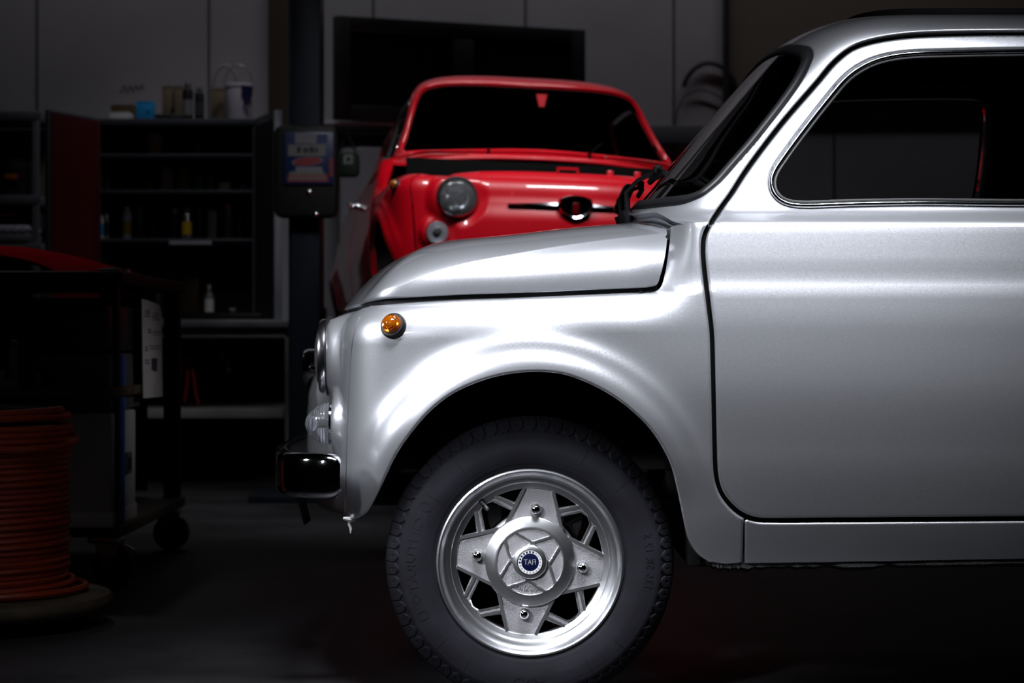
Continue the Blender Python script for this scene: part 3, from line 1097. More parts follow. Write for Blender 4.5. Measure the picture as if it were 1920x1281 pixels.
# sills
o3 = o1[k1 + 1:]
o3 = o3[o3[:, 0] < 2040]
sill_px = np.vstack([[(1396.5, 977)], o3, [(2300, 975), (2560, 975), (2590, 1000), (2585, 1046)], [(2300, 1047), (1920, 1050), (1700, 1054), (1560, 1056.5), (1395.5, 1058.5)]])
both('sill', 'sill', panel(S, su(sill_px), step=.013, roll=.004, skirt=.03), M_WHITE)
mb = MB()
sb = su(smooth_path([(1335, 1052), (1361, 1056), (1395, 1055), (1560, 1053), (1920, 1047), (2580, 1043)], 12))
P = S(sb[:, 0], sb[:, 1])
rnd = random.Random(3)
V, F = [], []
for i, p in enumerate(P):
    j = rnd.uniform(-.002, .002)
    V += [(p[0], p[1] + .004, p[2] + .004), (p[0], p[1] + .002 + j, p[2] - .009 + j), (p[0], p[1] + .02, p[2] - .016 + 2 * j), (p[0], p[1] + .06, p[2] - .010)]
for i in range(len(P) - 1):
    for q in range(3): F.append((4 * i + q, 4 * i + 4 + q, 4 * i + 5 + q, 4 * i + 1 + q))
mb.add(V, F, 0, True)
cpart('sill', mb.build('sill_underseal', M_UNDER, CAR))
mb = MB(); mb.add([(a, 1.3 - b, c) for a, b, c in V], F, 0, True)
cpart('sill', mb.build('sill_underseal', M_UNDER, CAR))

# rear quarters, tail
ra = [(a - XC, b) for a, b in R_ARCH]
uB = 1.098 - XC
rq = np.vstack([[(uB, .345)], [(uB, z) for z in np.linspace(.40, .862, 16)], [(u, .862) for u in np.linspace(uB, U2, 60)[1:]], [(U2, z) for z in np.linspace(.862, .34, 20)[1:]],
                [(u, .34) for u in np.linspace(U2, ra[-1][0] + .03, 24)[1:]], ra[::-1], [(ra[0][0] - .02, .345)]])
g = panel(S, rq, step=.022, roll=.005, skirt=.014, half=True)
cpart('tail', gobj('rear_body', joined(g, mirrored(g)), M_WHITE, CAR))
# engine lid closing the tail behind the cabin
mb = MB()
ws_ = np.linspace(.55, W2, 40); us_ = np.linspace(1.45, U2, 40)
A_ = Q(ws_, 0 * ws_ + .01); B_ = S(us_, 0 * us_ + .861)
V = np.vstack([A_, B_]); F = [(i, i + 1, 40 + i + 1, 40 + i) for i in range(39)]
mb.add(V, F, 0, True); V2 = V.copy(); V2[:, 1] = 1.3 - V2[:, 1]; mb.add(V2, F, 0, True)
cpart('tail', mb.build('engine_deck', M_WHITE, CAR))

# folding fabric roof
def fabric(a, b):
    P = Q(a, b); return P


fab = np.vstack([[(w_, float(v_of_z(1.2775))) for w_ in np.linspace(.05, .80, 40)], [(.80, v) for v in np.linspace(float(v_of_z(1.2775)), VMAX, 12)[1:]], [(w_, VMAX) for w_ in np.linspace(.80, W0, 70)[1:]],
                 [(W0, v) for v in np.linspace(VMAX, float(v_of_z(1.291)), 8)[1:]], smooth_path([(W0, float(v_of_z(1.291))), (-.40, float(v_of_z(1.290))), (-.22, float(v_of_z(1.287))), (-.08, float(v_of_z(1.281))), (.05, float(v_of_z(1.2775)))], 8)[1:-1]])
g = panel(fabric, fab, step=.02, roll=.010, skirt=.02, lift=.012, half=True)
cpart('fabric', gobj('folding_roof', joined(g, mirrored(g)), M_FABRIC, CAR))
# ------------------------------------------------------------------ wheels
K = .000965
TR = 273.0


def wheel_mtx(mirror_text=False):
    # lathe axis (local +Z, outwards) -> local -Y of the wheel object
    return Matrix(((1, 0, 0, 0), (0, 0, -1, 0), (0, 1, 0, 0), (0, 0, 0, 1)))


WMT = wheel_mtx()
TILT = math.radians(-7)
h_side = pchip([(176, -5), (181, 0), (187, 4), (200, 8.5), (214, 10.5), (228, 9.5), (240, 6.5), (248, 2.5), (256, -4.5), (263, -13), (268.5, -22), (271.5, -32)])


def rim_pt(a, r, h):
    return (r * K * math.cos(a), -h * .001, r * K * math.sin(a))


def build_wheel(parent):
    """alloy wheel: the rim is the part, tyre, cap, nuts, valve and drum belong to it"""
    # --- rim barrel and lip
    mb = MB()
    prof = [(177, -26), (177.5, -6), (177.5, -1), (175.5, 2.5), (172.5, 3.5), (169.8, 2), (168.6, -2), (167.5, -7), (163, -11.5), (156, -14.5), (151, -15.5), (149.4, -17), (149, -21.5), (147.5, -22.5), (139.5, -24.0), (138.2, -25.0), (137.5, -60), (145, -75), (145, -98)]
    mb.lathe([(r * K, h * .001) for r, h in prof], 128, 0, WMT)
    rim = mb
    # --- face plate with openings (2-D in pixels, top spoke on +Z)
    out = [(141 * math.cos(a), 141 * math.sin(a)) for a in np.linspace(0, 2 * PI, 121)[:-1]]

    def rr(p, r):
        """round the corners of a polygon"""
        p = np.array(p, float); o = []
        n = len(p)
        for i in range(n):
            a, b, c = p[i - 1], p[i], p[(i + 1) % n]
            u, v = a - b, c - b
            lu, lv = np.linalg.norm(u), np.linalg.norm(v)
            d = min(r, .4 * lu, .4 * lv)
            q0, q1 = b + u / lu * d, b + v / lv * d
            for t in (0, .25, .5, .75, 1):
                o.append((1 - t)**2 * q0 + 2 * t * (1 - t) * b + t * t * q1)
        return np.array(o)
    arc = lambda a0, a1, r=137.5: [(r * math.cos(a), r * math.sin(a)) for a in np.linspace(a0, a1, 8)]
    tri = [(41.6, 106.5), (31.5, 134)] + [p for p in arc(math.atan2(133.5, 33), math.atan2(121, 65))] + [(76, 115.5)]
    tri2 = [(y, x) for x, y in tri][::-1]
    pent = [(46, 92), (56.5, 63), (63, 56.5), (92, 46), (105.5, 83), (99.5, 95.5), (95.5, 99.5), (83, 105.5)]
    holes = []
    for q in range(4):
        c, s = math.cos(q * PI / 2), math.sin(q * PI / 2)
        R = np.array([[c, -s], [s, c]])
        for hpoly, rad in ((tri, 3), (tri2, 3), (pent, 5)):
            holes.append(rr(np.array(hpoly), rad) @ R.T)

    def plane(h):
        def f(u, v):
            x = u * math.cos(TILT) - v * math.sin(TILT); z = u * math.sin(TILT) + v * math.cos(TILT)
            return np.stack([x, 0 * u - h * .001, z], -1)
        return f
    sc = lambda P: np.asarray(P) * K
    V, F, N = panel(plane(-27.5), sc(out), [sc(h) for h in holes], step=.012, roll=.0012, skirt=.016, tuck=0, flip=False)
    nrm = np.mean(np.array(N)[:50], axis=0)
    if nrm[1] > 0:
        V, F, N = panel(plane(-27.5), sc(out), [sc(h) for h in holes], step=.012, roll=.0012, skirt=.016, tuck=0, flip=True)
    rim.add(V, F, 1, False)
    # raised turned ribs along the spokes and struts
    ribs = []
    for sg in (1, -1):
        ribs.append(([(sg * 27.3, 136.5), (sg * 52.5, 66)], 6.0))
        ribs.append(([(sg * 44, 101), (sg * 80.5, 114)], 5.5))
    ribs.append(([(48, 92.0), (84, 104), (97.5, 97.5), (104, 84), (92, 48)], 2.2))
    for q in range(4):
        for path, wd in ribs:
            P = np.array(path, float)
            if len(path) > 2:
                L_, R_ = offset_path(P, wd / 2), offset_path(P, -wd / 2)
            else:
                d = P[1] - P[0]; d /= np.linalg.norm(d); nn = np.array([-d[1], d[0]]) * wd / 2
                L_, R_ = P + nn, P - nn
            poly = np.vstack([L_, R_[::-1]])
            a = q * PI / 2 + TILT
            c, s = math.cos(a), math.sin(a)
            poly = poly @ np.array([[c, -s], [s, c]]).T * K
            for i in range(len(P) - 1):
                n = len(P)
                quad = [tuple(poly[i]), tuple(poly[i + 1]), tuple(poly[2 * n - 2 - i]), tuple(poly[2 * n - 1 - i])]
                ar = sum(quad[k][0] * quad[(k + 1) % 4][1] - quad[(k + 1) % 4][0] * quad[k][1] for k in range(4))
                rim.prism(quad if ar > 0 else quad[::-1], -.029, -.0235, 0, WMT)
    wheel = rim.build('wheel', [M_LIP, M_CAST], parent)

    # --- tyre
    NA, PIT = 66, 12
    rad = list(np.linspace(176, 246, 22)) + list(np.linspace(248, 271.5, 18))
    prof = [(r, float(h_side(r))) for r in rad] + [(272.6, h) for h in np.linspace(-35, -82, 26)] + [(r, -117 - float(h_side(r))) for r in reversed(rad)]
    nA = NA * PIT
    ang = np.arange(nA) * 2 * PI / nA
    r = np.array([p[0] for p in prof])[None] + 0 * ang[:, None]
    h = np.array([p[1] for p in prof])[None] + 0 * ang[:, None]
    a = ((np.arange(nA) % PIT) / PIT - .5)[:, None] + 0 * r
    # shoulder blocks: hexagons open towards the tread
    s_in = np.where(r > 247, (r - 247), 0)
    hexw = np.clip(.10 + s_in * .045, 0, .42)
    tread = (r > 271.9)
    blk = np.where(tread, abs(((a + .5 + .12 * np.sin(h / 5.0)) % 1) - .5) < .43, abs(a) < hexw)
    deep = np.where(r > 247.5, np.where(blk, 0, 4.2), 0)
    zig = 3.0 * np.abs((a * 2) % 1 - .5) * 2
    for hc in (-40, -52, -65, -77):
        deep = np.where(tread & (abs(h - hc + zig - 1.5) < 1.8), 5.0, deep)
    # little sipe dimple in the middle of each block
    deep = np.where((~tread) & (abs(a) < .045) & (abs(s_in - 13) < 2.4), 2.2, deep)
    sm = deep
    side = np.clip((r - 246) / 25, 0, 1)
    r2 = r - sm * side; h2 = np.where(h > -58, h - sm * (1 - side) * .7, h + sm * (1 - side) * .7)
    # fine moulded rings on the sidewall
    for rc in (187.5, 239.5):
        h2 = h2 + np.where(abs(r - rc) < 1.7, .9, 0) * (h > -30)
    V = np.stack([r2 * K * np.cos(ang)[:, None], -h2 * .001, r2 * K * np.sin(ang)[:, None]], -1).reshape(-1, 3)
    k = len(prof)
    i = np.repeat(np.arange(nA), k - 1); q = np.tile(np.arange(k - 1), nA); j = (i + 1) % nA
    F = np.stack([i * k + q, i * k + q + 1, j * k + q + 1, j * k + q], 1)
    tb = MB(); tb.add([tuple(v) for v in V], [tuple(map(int, f)) for f in F], 0, True)
    # moulded writing (the print is reversed in this view)

    def arc_text(word, size, rr_, deg, raise_=.0009, spread=1.0):
        TV, TF = text_geo(word, size * K, .0004, 1)
        out_ = []
        for x, y, z in TV:
            th = math.radians(deg) - x * spread / (rr_ * K)
            rad_ = rr_ + y / K
            hh = float(h_side(min(max(rad_, 177), 260))) * .001 + raise_ * (1 if z > 0 else -.3)
            out_.append((-rad_ * K * math.cos(th), -hh, rad_ * K * math.sin(th)))
        tb.add(out_, TF, 0, False)
    arc_text('CINTURATO', 25, 222, 1.5, spread=1.18)
    arc_text('135 SR 12 S', 22, 224, 179)
    arc_text('CN54', 25, 222, 271)
    for dg in (28.5, -26):                                  # leaf emblems at either end of the word
        leaf = []
        for t in np.linspace(0, 2 * PI, 17)[:-1]:
            leaf.append((9 * math.sin(t), 11 * math.cos(t) if math.cos(t) < 0 else 13 * math.cos(t)**1.0))
        LV = []
        for sc_ in (1.0, .78):
            for x, y in leaf:
                th = math.radians(dg) - x * sc_ / 222
                rad_ = 222 + y * sc_
                LV.append((-rad_ * K * math.cos(th), -float(h_side(rad_)) * .001 - .0008, rad_ * K * math.sin(th)))
        tb.add(LV, [(i, (i + 1) % 16, 16 + (i + 1) % 16, 16 + i) for i in range(16)], 0, False)
    for dg in (98, 126, 146, 40, 63, 222, 238, 318, 300):   # radial mould lines
        th = math.radians(dg)
        pts = [rim_pt(th, r_, float(h_side(r_)) + .2) for r_ in np.linspace(206, 238, 7)]
        tb.tube(pts, .0005, 4)
    tyre = tb.build('tyre', M_TYRE, wheel)

    # --- centre cap: turned disc with cast pockets, nut ring and round badge
    holes = []
    for q in range(4):
        a0 = q * PI / 2
        c, s = math.cos(a0), math.sin(a0); R = np.array([[c, -s], [s, c]])
        lune = [(39.5, 0)] + [(62 * math.cos(t), 62 * math.sin(t)) for t in np.linspace(-.52, .52, 11)]
        holes.append(rr(np.array(lune), 3) @ R.T)
        t8 = math.radians(8)
        quad = [(35.5 * math.cos(math.radians(83)), 35.5 * math.sin(math.radians(83)))] + [(32.5 * math.cos(t), 32.5 * math.sin(t)) for t in np.linspace(math.radians(72), math.radians(18), 8)] + \
               [(35.5 * math.cos(math.radians(7)), 35.5 * math.sin(math.radians(7))), (62 * math.cos(PI / 4 - t8), 62 * math.sin(PI / 4 - t8)), (62 * math.cos(PI / 4 + t8), 62 * math.sin(PI / 4 + t8))]
        holes.append(rr(np.array(quad), 2) @ R.T)
    circ = [(66 * math.cos(t), 66 * math.sin(t)) for t in np.linspace(0, 2 * PI, 97)[:-1]]
    flipcap = nrm[1] > 0
    V, F, N = panel(plane(-14.5), sc(circ), [sc(h) for h in holes], step=.006, roll=.0008, skirt=.004, tuck=0, flip=flipcap)
    cb = MB(); cb.add(V, F, 0, False)
    cb.lathe([(85 * K, -.0265), (84.5 * K, -.0205), (83 * K, -.0195), (66 * K, -.0142)], 96, 0, WMT)
    cb.lathe([(66.2 * K, -.0172), (20 * K, -.0172)], 64, 1, WMT)
    cb.lathe([(32.5 * K, -.0175), (32 * K, -.010), (30.5 * K, -.0085), (24.5 * K, -.0075), (23.5 * K, -.0095)], 64, 0, WMT)
    TV, TF = text_geo('MADE IN ITALY', 7.6 * K, .0003, 1)   # cast into the lower pocket, reversed
    tv2 = []
    for x, y, z in TV:
        th = -PI / 2 + TILT - x / (55 * K) * 1.25
        rad_ = 55 - y / K
        tv2.append((rad_ * K * math.cos(th), .0172 - (.0009 if z > 0 else 0), rad_ * K * math.sin(th)))
    cb.add(tv2, TF, 0, False)
    cb.build('centre_cap', [M_LIP, M_CAST], wheel)
    bd = MB()
    bd.lathe([(24.2 * K, -.0135), (24.2 * K, -.0068), (22.8 * K, -.006), (22.6 * K, -.0075)], 48, 0, WMT)
    bd.lathe([(22.6 * K, -.0068), (0, -.0068)], 48, 1, WMT)
    bd.lathe([(16.6 * K, -.0066), (15.6 * K, -.0063), (0, -.0063)], 48, 2, WMT)
    for kq in range(20):                                    # laurel ring
        a0 = 2 * PI * kq / 20
        lf = [(-.115, 18.2), (.055, 17.4), (.125, 18.8), (.055, 19.5), (.125, 20.4), (.055, 21.3), (-.105, 20.8), (-.05, 19.5)]
        LV = [(r_ * K * math.cos(a0 + t), -.0003 + .0064, r_ * K * math.sin(a0 + t)) for t, r_ in lf]
        bd.add(LV, [tuple(range(8))], 3 if kq % 20 < 11 and kq > 3 else 4, False)
    TV, TF = text_geo('FIAT', 14.5 * K, .0002, 2)
    bd.add([(-x * .82, .0058 - z, y * 1.0) for x, y, z in TV], TF, 4, False)
    bd.build('badge', [M_RUBBER, M_BADGEWHITE, M_NAVY, M_GAP, M_SILVERTEXT], wheel)
    for q in range(4):
        a = PI / 2 * q + TILT + .01
        nb = MB()
        c = Matrix.Translation((99.5 * K * math.cos(a), 0, 99.5 * K * math.sin(a))) @ WMT
        hexp = [(11.0 * K * math.cos(t), 11.0 * K * math.sin(t)) for t in np.linspace(0, 2 * PI, 7)[:-1] + .3 * q]
        nb.lathe([(14 * K, -.0272), (14 * K, -.0265), (10 * K, -.0262)], 24, 1, c)
        nb.prism(hexp, -.0265, -.0165, 0, c)
        nb.lathe([(10.2 * K, -.0166), (9.6 * K, -.0125), (7.5 * K, -.0088), (4 * K, -.0068), (0, -.0062)], 24, 0, c)
        nb.build('wheel_nut', [M_CHROME, M_CAST], wheel)
    vb = MB()
    va = math.radians(129)
    vb.cyl(rim_pt(va, 152, -27), rim_pt(va, 136, -19), .0052, 12, 0)
    vb.cyl(rim_pt(va, 137, -19.5), rim_pt(va, 127, -14), .0042, 12, 0)
    vb.build('valve', [M_RUBBER], wheel)
    db = MB()
    db.lathe([(0, -.052), (60 * K, -.052), (84 * K, -.056), (90 * K, -.060), (92 * K, -.085), (60 * K, -.09)], 64, 0, WMT)
    db.build('brake_drum', [M_STEEL], wheel)
    return wheel


YW = .062
W_OBJ = build_wheel(CAR)
W_OBJ.location = (WX, YW, WZ)
cpart('wheel', W_OBJ)


def copy_tree(o, parent):
    c = o.copy(); COL.objects.link(c); c.parent = parent
    for ch in list(o.children):
        copy_tree(ch, c)
    return c


for loc, rz in (((WX + WHEELBASE, YW, WZ), 0), ((WX, 1.3 - YW, WZ), PI), ((WX + WHEELBASE, 1.3 - YW, WZ), PI)):
    c = copy_tree(W_OBJ, CAR); c.location = loc; c.rotation_euler = (0, 0, rz)
    cpart('wheel', c)

# ------------------------------------------------------------------ lamps, bumper, emblem
def axis_mtx(p, n):
    """lathe +Z along n at p"""
    n = Vector(n).normalized()
    return Matrix.Translation(Vector(p)) @ n.to_track_quat('Z', 'Y').to_matrix().to_4x4()


def headlight(yc, parent):
    mt = axis_mtx((-.3465, yc, HLZ), (-1, 0, 0))
    mb = MB()
    mb.lathe([(.062, -.01), (.0712, -.01), (.0715, .004), (.0708, .0125), (.0675, .0165), (.0640, .0165), (.0625, .012), (.0620, .004)], 64, 0, mt)
    h = mb.build('headlight', mat('satin_chrome', (.78, .79, .82), .2, 1.0), parent)
    g = MB(); g.lathe([(.0750, -.01), (.0755, .001), (.0740, .0028), (.0700, .0028)], 64, 0, mt); g.build('headlight_gasket', M_RUBBER, h)
    r = MB(); r.lathe([(.0625, .006), (.055, -.012), (.04, -.028), (.018, -.036), (0, -.037)], 48, 0, mt)
    r.cyl(mt @ Vector((0, 0, -.037)), mt @ Vector((0, 0, -.010)), .009, 16, 0)
    r.build('reflector', mat('lamp_reflector', (.80, .82, .85), .08, 1.0), h)
    l = MB()
    prof = [(.0635, .010), (.060, .0155), (.05, .0205), (.035, .0245), (.018, .0265), (0, .027)]
    l.lathe(prof, 48, 0, mt)
    l.lathe([(0, .0235), (.018, .023), (.035, .021), (.05, .017), (.059, .012), (.0635, .010)], 48, 0, mt)
    for i in range(-6, 7):                                  # moulded flutes of the lens
        yy_ = i * .0075
        L_ = math.sqrt(max(.0, .05**2 - yy_**2))
        pts = []
        for t in np.linspace(-L_, L_, 9):
            rr_ = math.hypot(yy_, t)
            pts.append(mt @ Vector((yy_, t, .0235 - .0055 * (rr_ / .05)**2)))
        l.tube(pts, .0014, 6, 0)
    l.build('headlight_lens', mat('fluted_lens', (.94, .95, .98), .05, transmission=.95, ior=1.4), h)
    return h


def front_lamp(yc, parent):
    mt = axis_mtx((-.334, yc, INZ), (-1, 0, .0))
    mb = MB(); mb.lathe([(.038, -.01), (.0405, -.01), (.0405, .004), (.038, .006), (.036, .004)], 48, 0, mt)
    mb.lathe([(.0375, .005), (.02, .002), (0, .001)], 48, 1, mt)
    h = mb.build('front_lamp', [M_CHROME, mat('lamp_silver', (.75, .76, .8), .35, .3)], parent)
    l = MB()
    prof = [(.0395, .005), (.0388, .010)]
    for i in range(9):
        t = i / 9
        r0 = .0388 * math.cos(t * PI / 2 * .98)**.62; z0 = .010 + .042 * t
        r1 = .0388 * math.cos((t + .5 / 9) * PI / 2 * .98)**.62; z1 = .010 + .042 * (t + .5 / 9)
        prof += [(r0, z0), (r0 * .5 + r1 * .5 - .0005, (z0 + z1) / 2), (r1 - .0009, z1)]
    prof.append((0, .0525))
    l.lathe(prof, 48, 0, mt)
    l.lathe([(0, .047), (.012, .044), (.024, .034), (.032, .022), (.0365, .010), (.037, .005)], 32, 0, mt)
    l.build('front_lamp_lens', mat('milky_clear_lens', (.92, .93, .97), .06, transmission=.95, ior=1.4), h)
    b = MB(); b.cyl(mt @ Vector((0, 0, 0)), mt @ Vector((0, 0, .018)), .004, 10, 0)
    b.lathe([(0, .034), (.006, .031), (.008, .026), (.006, .019), (.003, .016)], 16, 1, mt)
    b.build('bulb', [M_BLACK, M_LENS], h)
    return h


for yc in (HLY, 1.3 - HLY): cpart('headlight', headlight(yc, CAR))
for yc in (INY, 1.3 - INY): cpart('front_lamp', front_lamp(yc, CAR))

# amber repeaters on the wings
ruv = su([(738, 611)])
rp, _, _, rn = frame(S, ruv)
rp, rn = rp[0], rn[0] if rn[0][1] < 0 else -rn[0]
rn = rn + np.array([-.10, 0, .06])
for sg in (0, 1):
    p, n_ = rp.copy(), rn.copy()
    if sg: p[1] = 1.3 - p[1]; n_[1] *= -1
    mt = axis_mtx(p, n_)
    mb = MB(); mb.lathe([(.0238, -.012), (.0238, .004), (.0218, .0085), (.0185, .009), (.018, .006), (0, .005)], 40, 0, mt)
    h = cpart('repeater', mb.build('side_repeater', M_RUBBER, CAR))
    l = MB(); l.lathe([(.0188, .007), (.0184, .0115), (.0168, .0150), (.0163, .0145), (.0150, .0185), (.0140, .0180), (.0122, .0215), (.0112, .021), (.008, .0238), (0, .0248)], 40, 0, mt)
    l.build('amber_lens', M_AMBER, h)
    r = MB(); r.lathe([(.0175, .0065), (.010, .0060), (0, .0058)], 24, 0, mt); r.build('repeater_reflector', M_CHROME, h)

# bumper: a chromed channel swept round the nose
bp = [(-.306, .026), (-.338, .028), (-.368, .040), (-.395, .072), (-.416, .135), (-.432, .24), (-.444, .38), (-.450, .52), (-.452, .65)]
bp = smooth_path(bp, 7)
bp = np.vstack([bp, np.stack([bp[::-1][1:, 0], 1.3 - bp[::-1][1:, 1]], 1)])
T2 = np.gradient(bp, axis=0); T2 /= np.linalg.norm(T2, axis=1)[:, None]
N2 = np.stack([-T2[:, 1], T2[:, 0]], 1)
if N2[len(N2) // 2, 0] > 0: N2 = -N2
sec = [(-.012, .049), (-.004, .0505), (.006, .049), (.013, .044), (.0165, .034), (.018, .015), (.018, -.015), (.0165, -.034), (.013, -.044), (.006, -.049), (-.004, -.0505), (-.012, -.049), (-.0105, -.046), (-.003, -.047), (.005, -.0445), (.011, -.038), (.014, -.02), (.014, .02), (.011, .038), (.005, .0445), (-.003, .047), (-.0105, .046)]
zb = .4085
V, F = [], []
L_ = np.concatenate([[0], np.cumsum(np.hypot(*np.diff(bp, axis=0).T))])
for i, (p, n_) in enumerate(zip(bp, N2)):
    e = min(L_[i], L_[-1] - L_[i])
    sh = math.sqrt(max(0.0, 1 - (1 - min(1, e / .028))**2)) * .32 + .68
    for o_, zz_ in sec:
        V.append((p[0] + n_[0] * o_, p[1] + n_[1] * o_, zb + zz_ * .82 * sh))
k = len(sec)
for i in range(len(bp) - 1):
    for q in range(k): F.append((i * k + q, (i + 1) * k + q, (i + 1) * k + (q + 1) % k, i * k + (q + 1) % k))
for b0, rev in ((0, False), ((len(bp) - 1) * k, True)):
    for q in range(10):
        f = (b0 + q, b0 + q + 1, b0 + k - 1 - q - 1, b0 + k - 1 - q)
        F.append(f)
mb = MB(); mb.add(V, F, 0, True)
bumper = cpart('bumper', mb.build('front_bumper', M_CHROME, CAR))
for yb in (.20, 1.10):
    b = MB(); b.box((-.438, yb - .015, zb - .018), (-.33, yb + .015, zb + .012), 0, .004)
    b.cyl((-.425, yb, zb + .010), (-.425, yb, zb + .022), .007, 6, 0)
    b.build('bumper_bracket', M_STEEL, bumper)
b = MB(); mtp = Matrix.Translation((-.440, .65, .325)) @ Matrix.Rotation(math.radians(-14), 4, 'Y')
b.box((-.003, -.05, -.055), (.003, .05, .055), 0, .002, mtp); b.build('plate_bracket', M_GAP, CAR)
cpart('bumper', CAR.children[-1])

# nose emblem: ribbed shield with two tapering bars
EMZ, EMX = .594, -.398


def emblem(parent):
    sh = [(0, -.046), (.030, -.036), (.056, -.018), (.064, .006), (.058, .030), (.030, .040), (0, .043)]
    sh = [(y, z) for y, z in sh] + [(-y, z) for y, z in sh[::-1][1:-1]]
    mb = MB()
    n = len(sh)
    rings = [(1.0, -.345), (1.0, -.421), (.93, -.431), (.80, -.428), (.78, -.422)]
    V = [(x, .65 + y * s, EMZ + z * s) for s, x in rings for y, z in sh]
    F = [(r_ * n + i, r_ * n + (i + 1) % n, (r_ + 1) * n + (i + 1) % n, (r_ + 1) * n + i) for r_ in range(4) for i in range(n)]
    F.append(tuple(4 * n + i for i in range(n)))
    mb.add(V, F, 0, False)
    e = mb.build('emblem', M_DARKCHROME, parent)
    gb = MB()
    for zz_ in np.linspace(-.026, .026, 8):
        wd = .046 - abs(zz_ - .004) * .7
        gb.box((-.4255, .65 - wd, EMZ + zz_ - .0018), (-.420, .65 + wd, EMZ + zz_ + .0018), 0)
    gb.box((-.428, .65 - .012, EMZ - .028), (-.420, .65 + .012, EMZ + .016), 1, .003)
    gb.build('emblem_grille', [M_CHROME, mat('dark_red_enamel', (.09, .002, .003), .2)], e)
    for sg in (-1, 1):
        b = MB()
        V, F = [], []
        for t in np.linspace(0, 1, 9):
            hw = .0135 * (1 - t) + .0035 * t
            y_ = .65 + sg * (.062 + .175 * t)
            x_ = float(np.interp(.65 - abs(y_ - .65), ppy[pu < 0][::-1], ppx[pu < 0][::-1])) - .018
            for dx_, dz_ in ((.01, hw), (-.006, hw * .7), (-.010, 0), (-.006, -hw * .7), (.01, -hw)):
                V.append((x_ + dx_, y_, EMZ + .004 + dz_))
        for i in range(8):
            for q in range(5): F.append((i * 5 + q, i * 5 + 5 + q, i * 5 + 5 + (q + 1) % 5, i * 5 + (q + 1) % 5))
        F += [(0, 1, 2, 3, 4), (40, 41, 42, 43, 44)]
        b.add(V, F, 0, False)
        b.build('emblem_bar', mat('smoked_chrome', (.10, .10, .105), .15, 1.0), e)
    return e


cpart('emblem', emblem(CAR))

# wipers
def screen_pt(w_, z_, lift=.0):
    uv = np.array([[w_, float(v_of_z(z_))]])
    P, _, _, N = frame(Q, uv)
    n_ = N[0] if N[0][0] < 0 else -N[0]
    return Vector(P[0] + n_ * lift)


def wiper(piv_w, tip_w, far, parent):
    mb = MB()
    p0 = screen_pt(piv_w, .905, .006); p0.z -= .012
    p1 = screen_pt(piv_w + (tip_w - piv_w) * .08, .925, .034)
    p2 = screen_pt(piv_w + (tip_w - piv_w) * .50, .965, .022)
    bl = [screen_pt(piv_w + (tip_w - piv_w) * t, .968 - .010 * (2 * t - 1.2)**2 * 1.0, .012) for t in np.linspace(.12, 1.0, 12)]
    if far:
        fl = lambda v: Vector((v.x, 1.3 - v.y, v.z))
        p0, p1, p2 = fl(p0), fl(p1), fl(p2); bl = [fl(b) for b in bl]
    mb.cyl(p0 + Vector((.006, 0, -.02)), p0 + Vector((-.004, 0, .016)), .011, 14, 0)
    mb.tube([p0, p1, p1 * .5 + p2 * .5 + Vector((-.004, 0, .004)), p2], [.006, .006, .0045, .004], 8, 0)
    a = mb.build('wiper', M_RUBBER, parent)
    b2 = MB(); b2.tube(bl, .0055, 6, 0, flat=1.2)
    b2.tube([b + Vector((-.004, 0, .009)) for b in bl[2:-2]], .0032, 6, 0)
    b2.box(tuple(bl[5] - Vector((.01, .016, -.002))), tuple(bl[5] + Vector((.004, .016, .018))), 0, .003)
    b2.build('wiper_blade', M_BLACK, a)


wiper(W0 + .20, W0 + .40, False, CAR)
wiper(W0 + .02, W0 + .24, True, CAR)

# far door mirror, its dull back towards the nose
mb = MB()
mt = Matrix.Translation((.262, 1.225, .985)) @ Matrix.Rotation(math.radians(24), 4, 'Y')
mb.box((-.012, -.05, -.036), (.012, .05, .036), 0, .011, mt)
mb.tube([(.262, 1.215, .955), (.268, 1.205, .915), (.272, 1.195, .872)], .006, 8, 0)
mir = mb.build('wing_mirror', mat('olive_black_plastic', (.035, .036, .034), .35), CAR)
mb = MB(); mb.box((.0115, -.045, -.031), (.0135, .045, .031), 0, .001, mt); mb.build('mirror_glass', M_CHROME, mir)

# rubber stops under the bonnet's corner, sealant drip, washer jets
for q, (px, py, w_) in enumerate(((1253.5, 444, .0052), (1203.5, 546.5, .0045))):
    p = S(*su([(px, py)])[0])
    mb = MB(); mb.cyl((p[0], p[1] - .002, p[2]), (p[0], p[1] + .03, p[2]), w_, 12, 0); mb.build('rubber_stop', M_RUBBER, CAR)
p = S(*su([(656, 969)])[0])
mb = MB()
mb.tube([(p[0] - .012, p[1] + .001, p[2] - .003), (p[0], p[1] - .001, p[2] - .005), (p[0] + .012, p[1] + .001, p[2] - .004)], [.003, .0055, .004], 8, 0)
mb.tube([(p[0], p[1], p[2] - .004), (p[0] - .001, p[1], p[2] - .014), (p[0] + .002, p[1], p[2] - .022), (p[0] + .001, p[1], p[2] - .031)], [.005, .003, .0028, .0006], 8, 0)
mb.build('sealant_drip', mat('white_sealant', (.7, .7, .7), .7), CAR)

# ------------------------------------------------------------------ underside, wheel housings, cabin
def housing(rear, sgn):
    """dark inner wheel housing behind the arch"""
    P = R_ARCH[::-1] if rear else _aw
    P = offset_path(P, .010 if not rear else .010)
    mb = MB()
    y0, y1 = .085, .37
    ok = P[:, 1] > .40
    P = P[ok]
    V = []
    for x_, z_ in P:
        for y_ in (y0, y1): V.append((x_, y_ if sgn > 0 else 1.3 - y_, z_))
    n = len(P)
    F = [(2 * i, 2 * i + 1, 2 * i + 3, 2 * i + 2) for i in range(n - 1)]
    F.append(tuple(2 * i + 1 for i in range(n)))
    mb.add(V, F, 0, True)
    return mb


